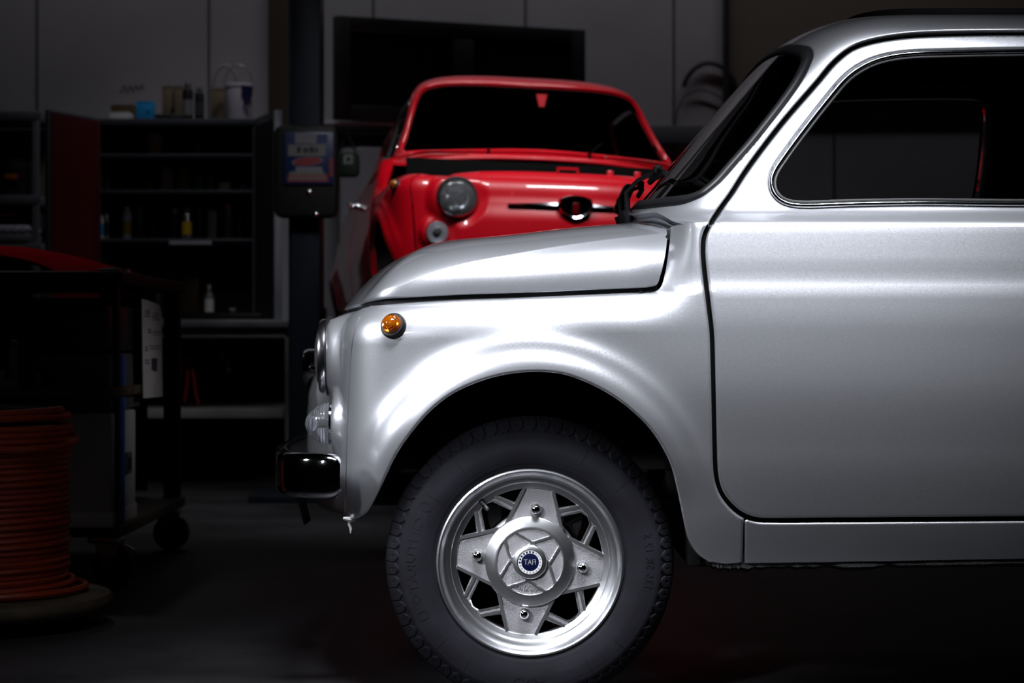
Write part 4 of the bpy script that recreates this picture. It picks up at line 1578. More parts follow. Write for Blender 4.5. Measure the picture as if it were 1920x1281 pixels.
for rear_, sgn in ((0, 1), (0, -1), (1, 1), (1, -1)):
    o = housing(rear_, sgn).build('wheel_housing', M_UNDER, CAR)
    cpart('housing', o)
mb = MB()
mb.cyl((.01, .26, .50), (.0, .24, .28), .022, 14, 0); mb.cyl((.01, .26, .56), (.008, .255, .44), .034, 14, 0)
mb.box((-.02, .22, .455), (.045, .31, .53), 0, .008)
mb.build('shock_absorber', mat('dusty_black_metal', (.02, .021, .024), .5), CAR)
mb = MB()
mb.box((.335, .12, .235), (1.56, 1.18, .262), 0, .01)
mb.box((-.30, .36, .33), (.335, .94, .36), 0, .01)
mb.box((1.56, .36, .30), (2.2, .94, .34), 0, .01)
mb.box((.32, .10, .24), (.345, 1.20, .80), 0, .004)
mb.box((1.52, .10, .24), (1.545, 1.20, .84), 0, .004)
mb.box((.30, .36, .33), (.32, .94, .70), 0, .004)
floorpan = cpart('floorpan', mb.build('floorpan', M_UNDER, CAR))
mb = MB()
mb.box((.30, .14, .80), (.44, 1.16, .862), 0, .02)
mb.box((.36, .16, .74), (.43, 1.14, .81), 0, .015)
cpart('dash', mb.build('dashboard', M_INTERIOR, CAR))
for yc in (.36, .94):
    mb = MB()
    mb.box((.74, yc - .22, .36), (1.20, yc + .22, .50), 0, .05)
    s = mb.build('seat', M_INTERIOR, CAR)
    cpart('seat', s)
    b = MB(); b.box((-.05, yc - .215, 0), (.05, yc + .215, .42), 0, .045, Matrix.Translation((1.20, 0, .46)) @ Matrix.Rotation(math.radians(14), 4, 'Y')); b.build('backrest', M_INTERIOR, s)
mb = MB(); mtw = Matrix.Translation((.60, .94, .76)) @ Matrix.Rotation(math.radians(-62), 4, 'Y')
ring = [mtw @ Vector((.185 * math.cos(t), .185 * math.sin(t), 0)) for t in np.linspace(0, 2 * PI, 41)[:-1]]
mb.tube(ring, .009, 8, 0, closed=True)
for t in (0, PI): mb.tube([mtw @ Vector((0, 0, -.01)), mtw @ Vector((.18 * math.sin(t + PI / 2), .18 * math.cos(t + PI / 2), 0))], .007, 6, 0)
mb.cyl(mtw @ Vector((0, 0, .015)), mtw @ Vector((0, 0, -.25)), .03, 16, 0)
cpart('steering', mb.build('steering_wheel', M_INTERIOR, CAR))
# ------------------------------------------------------------------ the red bodyshell on the lift behind
RED = thing('car', 'stripped red vintage car bodyshell raised on a lift behind the white car', 'car')
_p = (0.1477, 4.0741, 0.4910, 0.1703, 0.0906, 0.0320)
RED.matrix_world = (Matrix.Translation((_p[0], _p[1], _p[2] + .3)) @ Matrix.Rotation(PI / 2 + _p[3], 4, 'Z') @ Matrix.Rotation(_p[4], 4, 'Y')
                    @ Matrix.Rotation(_p[5], 4, 'X') @ Matrix.Translation((0, -.65, -.3)))
SWAP = {M_WHITE.name: M_RED}


def red_copy(o, parent):
    c = o.copy(); COL.objects.link(c); c.parent = parent
    for i, sl in enumerate(c.material_slots):
        if sl.material and sl.material.name in SWAP:
            new_ = SWAP[sl.material.name]; sl.link = 'OBJECT'; sl.material = new_
    for ch in list(o.children): red_copy(ch, c)
    return c


for key in ('wing', 'nose', 'scuttle', 'roof', 'qglass', 'door', 'lining', 'doorbacking', 'sill', 'tail', 'headlight', 'front_lamp', 'repeater', 'emblem', 'housing', 'floorpan'):
    for o in CAR_PARTS[key]: red_copy(o, RED)
# fittings left on the open front: wiper spindles, slam panel, hinge tab, mirror tab
for yq in (.40, .47, .86, .93):
    mb = MB()
    b0 = scut_R(np.array([.8]))[0]
    x_ = float(f_fx(min(yq, 1.3 - yq))) + .022; z_ = float(f_fz(min(yq, 1.3 - yq))) + .004
    mb.cyl((x_, yq, z_ - .01), (x_ - .012, yq, z_ + .026), .010 if yq in (.47, .93) else .007, 12, 0)
    mb.build('wiper_spindle', M_CHROME, RED)
mb = MB()
for y0, y1 in ((.62, .628), (.692, .70)): mb.box((-.32, y0, .715), (-.312, y1, .750), 0)
mb.box((-.32, .62, .744), (-.312, .70, .752), 0)
mb.build('catch_bracket', M_RED, RED)
mb = MB(); V = []; ys_ = np.linspace(.21, 1.09, 31)
for y_ in ys_:
    k_ = min(y_, 1.3 - y_); x_ = float(np.interp(k_, ppy[pu < 0][::-1], ppx[pu < 0][::-1])) + .050
    e_ = math.sqrt(max(0, 1 - (abs(y_ - .65) / .44)**4))
    V += [(x_, y_, .694), (x_ + .012, y_, .704 + .016 * e_), (x_ + .032, y_, .708 + .026 * e_), (x_ + .06, y_, .705 + .022 * e_), (x_ + .06, y_, .68)]
mb.add(V, [(5 * i + q, 5 * i + 5 + q, 5 * i + 6 + q, 5 * i + 1 + q) for i in range(30) for q in range(4)], 0, True)
mb.build('slam_panel', M_RED, RED)
for yq in (.50, .40):
    mb = MB(); mb.box((-.30, yq - .012, .69), (-.285, yq + .012, .752), 0, .004, None); mb.build('hinge_tab', M_RED, RED)
mb = MB()
mb.box((.18, .12, .66), (.20, 1.18, .855), 0, .004); mb.box((-.28, .10, .60), (.20, 1.2, .62), 0, .004)
mb.build('front_bulkhead', M_GAP, RED)
mb = MB(); mb.prism([(-.028, 0), (.028, 0), (.010, -.075), (-.010, -.075)], -.006, .006, 0, Matrix.Translation((.555, .60, 1.225)) @ Matrix.Rotation(PI / 2, 4, 'Z') @ Matrix.Rotation(PI / 2, 4, 'X'))
mb.build('mirror_tab', M_RED, RED)

# ------------------------------------------------------------------ the workshop
RX0, RX1, RY0, RY1, RZ1 = -5.2, 5.2, -6.4, 7.6, 4.7
M_FLOOR = mat('oily_concrete', (.032, .031, .034), .5, spec=.35, noise=.55, noise_scale=3.5, bump=.25, bump_scale=60)
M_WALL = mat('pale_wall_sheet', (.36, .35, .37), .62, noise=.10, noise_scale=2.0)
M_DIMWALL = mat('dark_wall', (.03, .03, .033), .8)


def structure(name, lo, hi, m):
    mb = MB(); mb.box(lo, hi, 0)
    return tag(mb.build(name, m), kind='structure')


structure('floor', (RX0, RY0, GZ - .12), (RX1, RY1, GZ), M_FLOOR)
WALL = structure('wall_back', (RX0, RY1, GZ), (RX1, RY1 + .15, RZ1), M_WALL)
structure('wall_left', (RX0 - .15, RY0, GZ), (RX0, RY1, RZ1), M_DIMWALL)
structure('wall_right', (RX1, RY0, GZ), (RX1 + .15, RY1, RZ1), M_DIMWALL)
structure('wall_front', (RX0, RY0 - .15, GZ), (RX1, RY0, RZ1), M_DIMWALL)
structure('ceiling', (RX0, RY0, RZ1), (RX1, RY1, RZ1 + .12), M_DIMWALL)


def W(px, py, Z):
    return ((px - 960) * Z / CF, Z - CD, CH + (640 - py) * Z / CF)


M_SEAM = mat('seam_grey', (.05, .05, .055), .7)  # dark grey for the strips along the wall's sheet joints
ZW = RY1 + CD
for px in (70, 392, 700, 985, 1263, 1560, 1850):
    x = W(px, 0, ZW)[0]
    mb = MB(); mb.box((x - .005, RY1 - .004, GZ), (x + .005, RY1 + .002, RZ1), 0)
    tag(mb.build('panel_seam', M_SEAM, WALL), kind='structure')
x = W(1360, 0, ZW)[0]
mb = MB(); mb.box((x - .016, RY1 - .05, GZ), (x + .016, RY1, RZ1), 0, .006)
tag(mb.build('conduit', mat('dark_conduit', (.02, .02, .022), .5)), 'dark vertical conduit on the back wall behind the white car windscreen', 'pipe')
mb = MB(); mb.box((RX0, RY1 - .06, 1.70), (RX1, RY1, 1.80), 0, .006)
tag(mb.build('trim_1', mat('blue_grey_rail', (.10, .11, .13), .5)), kind='structure')
mb = MB(); mb.box((W(1366, 0, ZW)[0], RY1 - .012, 1.8), (RX1, RY1, RZ1), 0)
tag(mb.build('wall_panel', mat('brown_panel', (.13, .11, .09), .7), WALL), kind='structure')
a, b = W(503, 0, ZW - .04)[0], W(541, 0, ZW - .04)[0]
mb = MB(); mb.box((a, RY1 - .04, 1.80), (b, RY1, RZ1), 0, .004)
tag(mb.build('trim_2', mat('brown_pilaster', (.085, .065, .05), .7)), kind='structure')
# faint marker scrawl left on the wall
pts = []
for t in np.linspace(0, 1, 60):
    px = 226 + 44 * t; py = 168 - 7 * t + 9 * math.sin(t * 26) * math.exp(-1.2 * t) - 8 * math.exp(-((t - .08) / .05)**2)
    pts.append(tuple(np.array(W(px, py, ZW)) + np.array([0, -.002, 0])))
mb = MB(); mb.tube(pts, .0022, 5); tag(mb.build('marker_scrawl', mat('faded_marker', (.13, .10, .13), .8), WALL), kind='structure')

# ceiling tubes over the near half of the workshop: only their reflections are seen
M_TUBE = mat('warm_tube', (1, 1, 1), .5, emit=(1.0, .86, .62), emit_strength=1.6)
M_FIX = mat('white_enamel', (.6, .6, .6), .4)
for i, x in enumerate((-.75, .55)):
    for j, y in enumerate((-4.6, -2.9)):
        t = thing('ceiling_light', 'slim warm tube light under the ceiling, %s row, %s end' % (('left', 'right')[i], ('front', 'middle')[j]), 'ceiling light', (x, y, RZ1), group='ceiling tube lights')
        mb = MB(); mb.box((-.07, -.6, -.07), (.07, .6, 0), 0, .01); mb.build('housing', M_FIX, t)
        mb = MB(); mb.cyl((0, -.57, -.09), (0, .57, -.09), .008, 12); mb.build('tube', M_TUBE, t)

# ------------------------------------------------------------------ two-post lift with its sticker-covered carriage
M_POST = mat('blue_black_steel', (.010, .013, .020), .4, .3)
M_MAT = lambda n, c, r=.5, **k: mat(n, c, r, **k)
ZP = 8.9
t = thing('lift_post', 'dark blue-black post of a two-post car lift left of the red bodyshell', 'car lift', (W(572, 0, ZP)[0], ZP - CD, GZ))
bx, by = t.location.x, t.location.y
wp = 55 * ZP / CF
mb = MB(); mb.box((-wp / 2, 0, 0), (wp / 2, .22, 4.2), 0, .008); mb.box((-wp / 2 - .012, .04, 0), (-wp / 2, .20, 4.2), 0); mb.build('column', M_POST, t)
mb = MB(); mb.box((-.22, -.15, 0), (.22, .36, .03), 0, .004); mb.build('base_plate', M_POST, t)
z0, z1 = W(0, 410, ZP)[2] - GZ, W(0, 345, ZP)[2] - GZ
cy0 = -.09
mb = MB(); mb.box((-.122, cy0, z0), (.140, .0, z1 + .24), 0, .03); mb.build('carriage', mat('black_carriage_steel', (.004, .004, .0045), .6, spec=.25), t)
for px, py in ((584, 362), (596, 404)):
    mb = MB()
    x_, _, z_ = W(px, py, ZP); mb.lathe([(.012, 0), (.012, .004), (.010, .009), (.006, .012), (0, .013)], 16, 0, Matrix.Translation((x_ - bx, cy0 - .0005, z_ - GZ)) @ Matrix.Rotation(PI / 2, 4, 'X'))
    mb.build('carriage_bolt', M_CHROME, t)
for sy in (.35, 1.0):
    mb = MB()
    a0, a1 = Vector((.03, .1, .66)), Vector((.40, sy - .70, .67))
    mb.tube([a0, a1], .03, 8); mb.cyl(a1, a1 + Vector((0, 0, .06)), .045, 20)
    mb.build('lift_arm', M_POST, t)
# printed tin cover on the carriage
mb = MB(); sx0, sx1 = W(537, 0, ZP)[0] - bx, W(629, 0, ZP)[0] - bx
sz0, sz1 = W(0, 349, ZP)[2] - GZ, W(0, 251, ZP)[2] - GZ
mb.box((sx0, cy0 - .012, sz0), (sx1, cy0 + .001, sz1), 0, .006)


def sgn_rect(px0, py0, px1, py1, m, d=.0132):
    a, b = W(px0, py0, ZP), W(px1, py1, ZP)
    mb.box((a[0] - bx, cy0 - d, b[2] - GZ), (b[0] - bx, cy0 - d + .001, a[2] - GZ), m)


sgn_rect(558, 254, 597, 273, 1); sgn_rect(598, 256, 618, 272, 2)
sgn_rect(545, 275, 614, 296, 3)
rnd = random.Random(11)
for i, (a, b) in enumerate(((561, 569), (573, 582), (584, 593), (595, 600))):
    sgn_rect(a, 279 + i % 2 * 2, b, 290, 4, .0140)
el = []
for q in range(28):
    th = 2 * PI * q / 28; px, py = 581 + 29 * math.cos(th), 306 - 8.5 * math.sin(th) - 2.2 * math.cos(th)
    p = W(px, py, ZP); el.append((p[0] - bx, cy0 - .0134, p[2] - GZ))
mb.add(el, [tuple(range(28))], 1)
el2 = [tuple(Vector(e) * 1.0 + Vector((0, -.0006, 0))) for e in el]; c_ = sum((Vector(e) for e in el2), Vector()) / 28
mb.add([tuple(c_ + (Vector(e) - c_) * .90) for e in el2], [tuple(range(28))], 5)
sgn_rect(559, 316, 608, 326, 1); sgn_rect(548, 325, 612, 331, 3, .0133)
sgn_rect(544, 330, 619, 344, 5)
for i in range(9): sgn_rect(548 + i * 7.6, 333, 553 + i * 7.6, 341, 3, .0142)
sgn_rect(622, 300, 628, 334, 5)
cover = mb.build('printed_cover', [mat('print_blue', (.004, .010, .045), .4), mat('print_grey', (.085, .08, .092), .5), mat('print_darkblue', (.010, .015, .06), .5),
                 mat('print_cream', (.075, .075, .068), .5), mat('print_black', (.006, .006, .01), .5), mat('print_red', (.115, .007, .010), .5)], t)

# dark green first-aid style bag on a strap beside the post
Zb = 9.6
t = thing('bag', 'dark green bag with a pale square patch hanging right of the lift post', 'bag', W(650, 330, Zb))
o_ = Vector(t.location)
loc = lambda px, py, Z: Vector(W(px, py, Z)) - o_
mb = MB(); a, b = loc(630, 330, Zb), loc(672, 284, Zb); mb.box((a.x, 0, a.z), (b.x, .10, b.z), 0, .02); bag = mb.build('pouch', mat('dark_green_cloth', (.006, .022, .012), .7), t)
mb = MB(); a, b = loc(644, 307, Zb), loc(662, 289, Zb)
mb.box((a.x, -.003, a.z), (b.x, .001, b.z), 0); c0, c1 = loc(650, 302, Zb), loc(657, 295, Zb); mb.box((c0.x, -.0045, c0.z), (c1.x, -.002, c1.z), 1)
mb.build('patch', [mat('pale_patch', (.20, .22, .20), .6), M_BLACK], t)
mb = MB(); mb.tube([loc(634, 285, Zb), loc(645, 262, Zb), loc(650, 246, Zb), loc(656, 262, Zb), loc(668, 285, Zb)], .006, 6); mb.build('strap', M_BLACK, t)

# wall shelf under the screen
t = thing('wall_shelf', 'pale narrow wall shelf under the left end of the black screen', 'shelf', W(666, 240, 11.0))
o_ = Vector(t.location)
mb = MB(); a = loc(604, 230, 10.9); b = loc(760, 234, 10.9); mb.box((a.x, -.25, -.006), (b.x, .38, .012), 0, .003); mb.build('board', mat('pale_grey_laminate', (.45, .46, .50), .4), t)
for px in (620, 745):
    mb = MB(); a = loc(px, 240, 10.9); mb.box((a.x - .01, -.18, -.10), (a.x + .01, .38, -.006), 0); mb.build('bracket', M_POST, t)

# big black screen, its left edge swung off the wall
t = thing('television', 'large black flat screen swung out from the back wall above the red bodyshell', 'television', W(863, 240, 10.9))
o_ = Vector(t.location)
A0, A1 = Vector(W(630, 28, 10.6)), Vector(W(1098, 55, 11.1))
ux = Vector((A1.x - A0.x, A1.y - A0.y, 0)); wid = ux.length; ux.normalize(); nz_ = Vector((ux.y, -ux.x, 0))
zt_, zb_ = A0.z, W(0, 223, 10.6)[2]
fm = Matrix(((ux.x, -nz_.x, 0, A0.x - o_.x), (ux.y, -nz_.y, 0, A0.y - o_.y), (0, 0, 1, zb_ - o_.z), (0, 0, 0, 1)))
hh = zt_ - zb_
mb = MB()
for lo, hi in (((0, 0, 0), (.075, .06, hh)), ((wid - .075, 0, 0), (wid, .06, hh)), ((.075, 0, 0), (wid - .075, .06, .075)), ((.075, 0, hh - .075), (wid - .075, .06, hh)), ((wid * .5 - .06, .004, .075), (wid * .5 + .06, .06, hh - .075))):
    mb.box(lo, hi, 0, .004, fm)
mb.build('frame', mat('black_plastic', (.004, .004, .0045), .45), t)
for a_, b_ in ((.075, wid * .5 - .06), (wid * .5 + .06, wid - .075)):
    mb = MB(); mb.box((a_, .018, .075), (b_, .05, hh - .075), 0, 0, fm); mb.build('screen', mat('black_glass', (.006, .006, .007), .12), t)
mb = MB(); mb.box((wid * .45, .06, hh * .4), (wid * .55, .42, hh * .6), 0, .01, fm); mb.build('mount', M_POST, t)

# hoses hung on the wall right of the red bodyshell
for nm, lab, arc_, r, m in (('hose', 'black hose bent in an arch on the back wall above the white car windscreen', [(1281, 163), (1288, 146), (1302, 129), (1322, 119), (1346, 122), (1366, 138), (1380, 165), (1384, 230)], .013, mat('black_hose', (.008, .008, .009), .5)),
                            ('hose', 'thin grey hose in a lower arch behind the white car windscreen', [(1266, 235), (1270, 205), (1286, 178), (1312, 168), (1340, 176), (1362, 196), (1368, 250)], .006, mat('grey_hose', (.09, .09, .10), .6))):
    pts = smooth_path(arc_, 6)
    mb = MB(); mb.tube([tuple(np.array(W(a, b, ZW - .02)) - np.array([0, r + .001, 0])) for a, b in pts], r, 8)
    tag(mb.build(nm, m), lab, 'hose')

# pale locker with a lock behind the red car's flank
Zl = 10.7
t = thing('locker', 'pale grey metal locker between the lift post and the red bodyshell', 'locker', (W(690, 0, Zl)[0], Zl - CD, GZ))
o_ = Vector(t.location)
x0, x1 = W(637, 0, Zl)[0] - o_.x, W(760, 0, Zl)[0] - o_.x
mb = MB(); mb.box((x0, .01, 0), (x1, .45, W(0, 275, Zl)[2] - GZ), 0, .006); mb.build('cabinet_body', mat('locker_grey', (.25, .26, .29), .5), t)
mb = MB(); mb.box((x0 + .012, -.012, .05), (x1 - .012, .01, W(0, 279, Zl)[2] - GZ), 0, .004); dr = mb.build('locker_door', mat('locker_grey', (.25, .26, .29), .5), t)
mb = MB(); c = loc(664, 385, Zl); mb.cyl((c.x, -.012, c.z), (c.x, -.024, c.z), .016, 16); mb.build('lock', M_BLACK, dr)
t = thing('key_bunch', 'small bunch of shiny keys hanging on the pale locker', 'keys', W(655, 404, Zl - .03))
o_ = Vector(t.location)
mb = MB(); mb.tube([(.012 * math.cos(a), 0, .012 * math.sin(a)) for a in np.linspace(0, 2 * PI, 17)[:-1]], .002, 6, 0, closed=True); mb.build('key_ring', M_CHROME, t)
for i in range(2):
    mb = MB(); mt = Matrix.Rotation((-.25, .3)[i], 4, 'Y'); mb.box((-.012, -.002 - .003 * i, -.040), (.012, .001 - .003 * i, -.010), 0, .001, mt); mb.box((-.004, -.002 - .003 * i, -.075), (.004, .001 - .003 * i, -.04), 0, 0, mt); mb.build('key', M_CHROME, t)

# ------------------------------------------------------------------ bench under the tool cabinet
M_BENCH = mat('worn_bench_top', (.17, .17, .19), .35, noise=.3, noise_scale=6)
M_WFRAME = mat('off_white_frame', (.20, .19, .18), .55)
Zf = 9.7
t = thing('workbench', 'long workbench with off-white frame against the back wall, left of the lift', 'workbench', (W(380, 0, Zf)[0], Zf - CD, GZ))
o_ = Vector(t.location)
xr = W(565, 0, Zf)[0] - o_.x; xl = W(84, 0, Zf)[0] - o_.x
zt = W(0, 599, Zf)[2] - GZ
mb = MB(); mb.box((xl, 0, zt - .035), (xr, 1.0, zt), 0, .008); mb.build('bench_top', M_BENCH, t)
for px in (541, 92):
    for yy_ in (.05, .90):
        mb = MB(); c = loc(px, 0, Zf); mb.box((c.x - .022, yy_, 0), (c.x + .022, yy_ + .04, zt - .06), 0, .004); mb.build('leg', M_WFRAME, t)
mb = MB(); a = loc(86, 0, Zf); b = loc(551, 0, Zf); mb.box((a.x, .05, zt - .082), (b.x, .09, zt - .035), 0, .003); mb.build('apron', M_WFRAME, t)
zs = W(0, 766, Zf)[2] - GZ
mb = MB(); mb.box((a.x + .01, .045, zs - .045), (b.x - .05, .95, zs), 0, .004); mb.build('lower_shelf', M_WFRAME, t)
mb = MB(); mb.box((a.x, .955, zs), (b.x, .965, zt - .04), 0); mb.box((a.x, .955, .0), (b.x, .965, zs - .05), 0); mb.build('back_panel', mat('bench_dark_back', (.012, .012, .013), .8), t)  # lower sheet added to hide the lit wall and keep this space dark
BENCHZ = zt + GZ

# red cables and a can under the bench
M_REDCABLE = mat('red_cable', (.30, .012, .008), .5)
sh = zs + GZ
for lab, pts in (('leftmost red cable loop hanging under the workbench top', [(327, 752), (338, 700), (344, 668), (352, 700), (346, 752)]),
                 ('short red cable loop beside the leftmost loop under the workbench', [(356, 668), (362, 700), (368, 742), (372, 757)]),
                 ('red cable with a brass end hanging from the workbench apron', [(400, 645), (410, 656), (420, 672), (427, 688)])):
    p3 = [tuple(np.array(W(a_, b_, Zf + .25))) for a_, b_ in smooth_path(pts, 6)]
    mb = MB(); mb.tube(p3, .007, 8); ob = mb.build('cable', M_REDCABLE); tag(ob, lab, 'cable')
    if 'brass' in lab:
        mb = MB(); q = Vector(p3[-1]); mb.cyl(q, q + Vector((.004, 0, -.025)), .010, 10); mb.build('brass_end', mat('brass', (.5, .35, .12), .3, 1.0), ob)


# ------------------------------------------------------------------ containers
def bottle(name, label, cat, px, py, wpx, hpx, Z, body, cap=None, group=None, shape='can', band=None):
    """a container whose base centre is seen at px, py at depth Z"""
    r = wpx * Z / CF / 2; h = hpx * Z / CF
    t = thing(name, label, cat, W(px, py, Z), group=group)
    mb = MB()
    if shape == 'can':
        prof = [(0, 0), (r * .94, 0), (r, .004), (r, h * .78), (r * .9, h * .82), (r * .5, h * .85), (r * .42, h * .86), (0, h * .86)]
        capp = [(r * .62, h * .82), (r * .62, h * .98), (r * .5, h), (0, h)]
    elif shape == 'bottle':
        prof = [(0, 0), (r * .95, 0), (r, .006), (r, h * .55), (r * .85, h * .68), (r * .38, h * .80), (r * .34, h * .88), (0, h * .88)]
        capp = [(r * .42, h * .86), (r * .42, h * .99), (r * .36, h), (0, h)]
    elif shape == 'jar':
        prof = [(0, 0), (r * .96, 0), (r, .005), (r, h * .82), (r * .92, h * .86), (0, h * .86)]
        capp = [(r * .97, h * .84), (r * .97, h * .99), (r * .9, h), (0, h)]
    else:
        prof = [(0, 0), (r * .92, 0), (r, h * .97), (r * 1.03, h), (r * .97, h), (r * .9, h * .92), (0, h * .9)]
        capp = None
    mb.lathe(prof, 24, 0)
    if band:
        mb.lathe([(r * 1.004, h * .15), (r * 1.004, h * .55)], 24, 1)
    b = mb.build('body', [body, band] if band else body, t)
    if cap and capp:
        mb = MB(); mb.lathe(capp, 20, 0); mb.build('cap', cap, t)
    return t


def carton(name, label, cat, px0, py0, px1, py1, Z, m, depth=.10, peak=False, group=None):
    a, b = W(px0, py1, Z), W(px1, py0, Z)
    t = thing(name, label, cat, ((a[0] + b[0]) / 2, Z - CD, a[2]), group=group)
    w_, h_ = (b[0] - a[0]) / 2, b[2] - a[2]
    mb = MB()
    if peak:
        hb = h_ * .72
        mb.box((-w_, 0, 0), (w_, depth, hb), 0)
        mb.add([(-w_, 0, hb), (w_, 0, hb), (w_, depth, hb), (-w_, depth, hb), (0, 0, h_), (0, depth, h_)], [(0, 1, 4), (1, 2, 5, 4), (2, 3, 5), (3, 0, 4, 5)], 0)
    else:
        mb.box((-w_, 0, 0), (w_, depth, h_), 0, .003)
    mb.build('carton', m, t)
    if not peak:
        mb = MB(); mb.box((-w_ * .98, -.0012, h_ * .93), (w_ * .98, depth * .98, h_ + .0015), 0, 0); mb.build('lid_flap', m, t)
    return t


C = {k: mat('plastic_' + k, v, .4) for k, v in dict(white=(.5, .5, .5), cream=(.36, .32, .25), black=(.008, .008, .009), darkgrey=(.035, .036, .04), grey=(.14, .14, .15), blue=(.012, .22, .48), navy=(.012, .016, .08),
     yellow=(.42, .26, .02), red=(.24, .012, .01), green=(.02, .08, .04), palegreen=(.16, .18, .10), orange=(.34, .08, .01), brown=(.06, .035, .016), card=(.11, .085, .055), lilac=(.52, .50, .57)).items()}
M_TIN = mat('tin_can', (.62, .63, .66), .22, 1.0)

# ------------------------------------------------------------------ red tool cabinet on the bench
M_CABR = mat('cabinet_red', (.075, .002, .004), .5)
M_CABD = mat('cabinet_dark_grey', (.045, .05, .06), .45)
M_CABIN = mat('cabinet_inside', (.012, .008, .008), .7)
Zc = 10.15
ct = thing('tool_cabinet', 'open steel tool cabinet with red door insides on the workbench', 'cabinet', (W(330, 0, Zc)[0], Zc - CD, BENCHZ))
o_ = Vector(ct.location)
xa, xb = loc(182, 0, Zc).x, loc(478, 0, Zc).x
ztop = W(0, 222, Zc)[2] - BENCHZ
dep = .42
mb = MB()
mb.box((xa, 0, 0), (xa + .012, dep, ztop), 0); mb.box((xb - .012, 0, 0), (xb, dep, ztop), 0)
mb.box((xa, dep - .008, 0), (xb, dep, ztop), 1); mb.box((xa, -.004, ztop - .032), (xb, dep, ztop), 0, .003); mb.box((xa, 0, 0), (xb, dep, .02), 0)
mb.build('carcass', [M_CABD, M_CABIN], ct)
SH = {}
for nm, py in (('top', 288), ('second', 356), ('third', 447)):
    z = W(0, py, Zc + .02)[2] - BENCHZ
    mb = MB(); mb.box((xa + .012, .012, z - .016), (xb - .012, dep - .01, z), 0, .002); mb.build('shelf', M_CABD, ct)
    SH[nm] = z + BENCHZ
SH['bottom'] = BENCHZ + .02
# left door swung wide, right door folded towards the viewer
ang = math.radians(158)
mtL = Matrix.Translation((xa, -.002, 0)) @ Matrix.Rotation(-math.radians(112), 4, 'Z')
wdL = .43
mb = MB(); mb.box((0, 0, .0), (wdL, .018, ztop), 0, .003, mtL); d_ = mb.build('door', M_CABD, ct)
mb = MB(); mb.box((.012, .0185, .012), (wdL - .02, .0215, ztop - .012), 0, 0, mtL); mb.build('door_lining', M_CABR, d_)
mtR = Matrix.Translation((xb, -.002, 0)) @ Matrix.Rotation(-math.radians(70), 4, 'Z')
mb = MB(); mb.box((0, -.0, .0), (.40, .020, ztop), 0, .003, mtR); d_ = mb.build('door', M_CABD, ct)
mb = MB(); mb.box((.02, -.004, .04), (.38, -.0005, ztop - .04), 0, 0, mtR); mb.build('door_lining', M_CABIN, d_)
mb = MB(); mb.box((.385, -.003, .0), (.402, .034, ztop), 0, .004, mtR); mb.build('door_edge', mat('lit_steel_edge', (.30, .32, .36), .4, .4), d_)  # pale strip, the light on the door edge is put into its colour


def on(shelf):   # picture row of a shelf's front part, for containers standing at depth Zc+.10
    return 640 - (SH[shelf] - CH) * CF / (Zc + .12)


Zi = Zc + .12
G1, G2, G3, G4 = 'containers on the top cabinet shelf', 'containers on the second cabinet shelf', 'spray cans on the third cabinet shelf', 'bottles at the bottom of the cabinet'
y1 = on('top')
carton('box', 'long flat orange-brown box at the left end of the top cabinet shelf', 'box', 186, y1 - 40, 214, y1, Zi + .12, C['brown'], .12, group=G1)
bottle('bottle', 'squat dark bottle in front of the orange-brown box, top cabinet shelf', 'bottle', 214, y1, 17, 22, Zi, C['darkgrey'], C['red'], G1, 'bottle')
bottle('jar', 'dark grey jar with pale lid on the top cabinet shelf', 'jar', 238, y1, 22, 32, Zi + .03, C['darkgrey'], C['grey'], G1, 'jar')
bottle('tub', 'white tub with a yellow band on the top cabinet shelf', 'tub', 290, y1, 29, 42, Zi, C['white'], C['white'], G1, 'jar', C['yellow'])
bottle('bottle', 'slim black bottle with a white tip on the top cabinet shelf', 'bottle', 332, y1, 9, 34, Zi, C['black'], C['white'], G1, 'bottle')
bottle('spray_can', 'dull grey can near the right of the top cabinet shelf', 'can', 371, y1, 17, 32, Zi, C['grey'], C['darkgrey'], G1)
bottle('jar', 'tiny dark jar at the right end of the top cabinet shelf', 'jar', 398, y1, 9, 12, Zi, C['darkgrey'], C['black'], G1, 'jar')
y2 = on('second')
bottle('bottle', 'small cream bottle at the left end of the second cabinet shelf', 'bottle', 201, y2, 11, 22, Zi, C['cream'], C['cream'], G2, 'jar')
carton('box', 'little white and orange box on the second cabinet shelf', 'box', 212, y2 - 13, 236, y2, Zi, C['card'], .06, group=G2)
bottle('spray_can', 'small red tin on the second cabinet shelf', 'can', 280, y2, 13, 20, Zi, C['red'], C['red'], G2, 'jar')
carton('carton', 'tall cream carton with a gable top on the second cabinet shelf', 'carton', 302, y2 - 50, 324, y2, Zi, C['cream'], .055, True, G2)
bottle('jar', 'wide pale green jar on the second cabinet shelf', 'jar', 344, y2, 28, 44, Zi + .02, C['palegreen'], C['palegreen'], G2, 'jar')
bottle('bottle', 'dark green bottle with a red cap beside the pale green jar', 'bottle', 372, y2, 18, 46, Zi, C['green'], C['red'], G2, 'bottle')
bottle('bottle', 'slim green bottle with a dark red cap, second cabinet shelf', 'bottle', 394, y2, 10, 43, Zi, C['green'], C['red'], G2, 'bottle')
bottle('tub', 'low cream tub at the right of the second cabinet shelf', 'tub', 421, y2, 26, 17, Zi, C['cream'], C['cream'], G2, 'jar')
bottle('bottle', 'little grey cone-shaped oiler at the right end of the second cabinet shelf', 'bottle', 455, y2, 10, 20, Zi, C['grey'], C['grey'], G2, 'bottle')
y3 = on('third')
bottle('spray_can', 'blue and white spray can at the left end of the third cabinet shelf', 'can', 189, y3, 10, 54, Zi - .06, C['white'], C['navy'], G3, 'can', C['blue'])
bottle('spray_can', 'black can with a silver shine, second from the left on the third cabinet shelf', 'can', 200, y3, 12, 58, Zi - .04, M_TIN, C['black'], G3, 'can', C['black'])
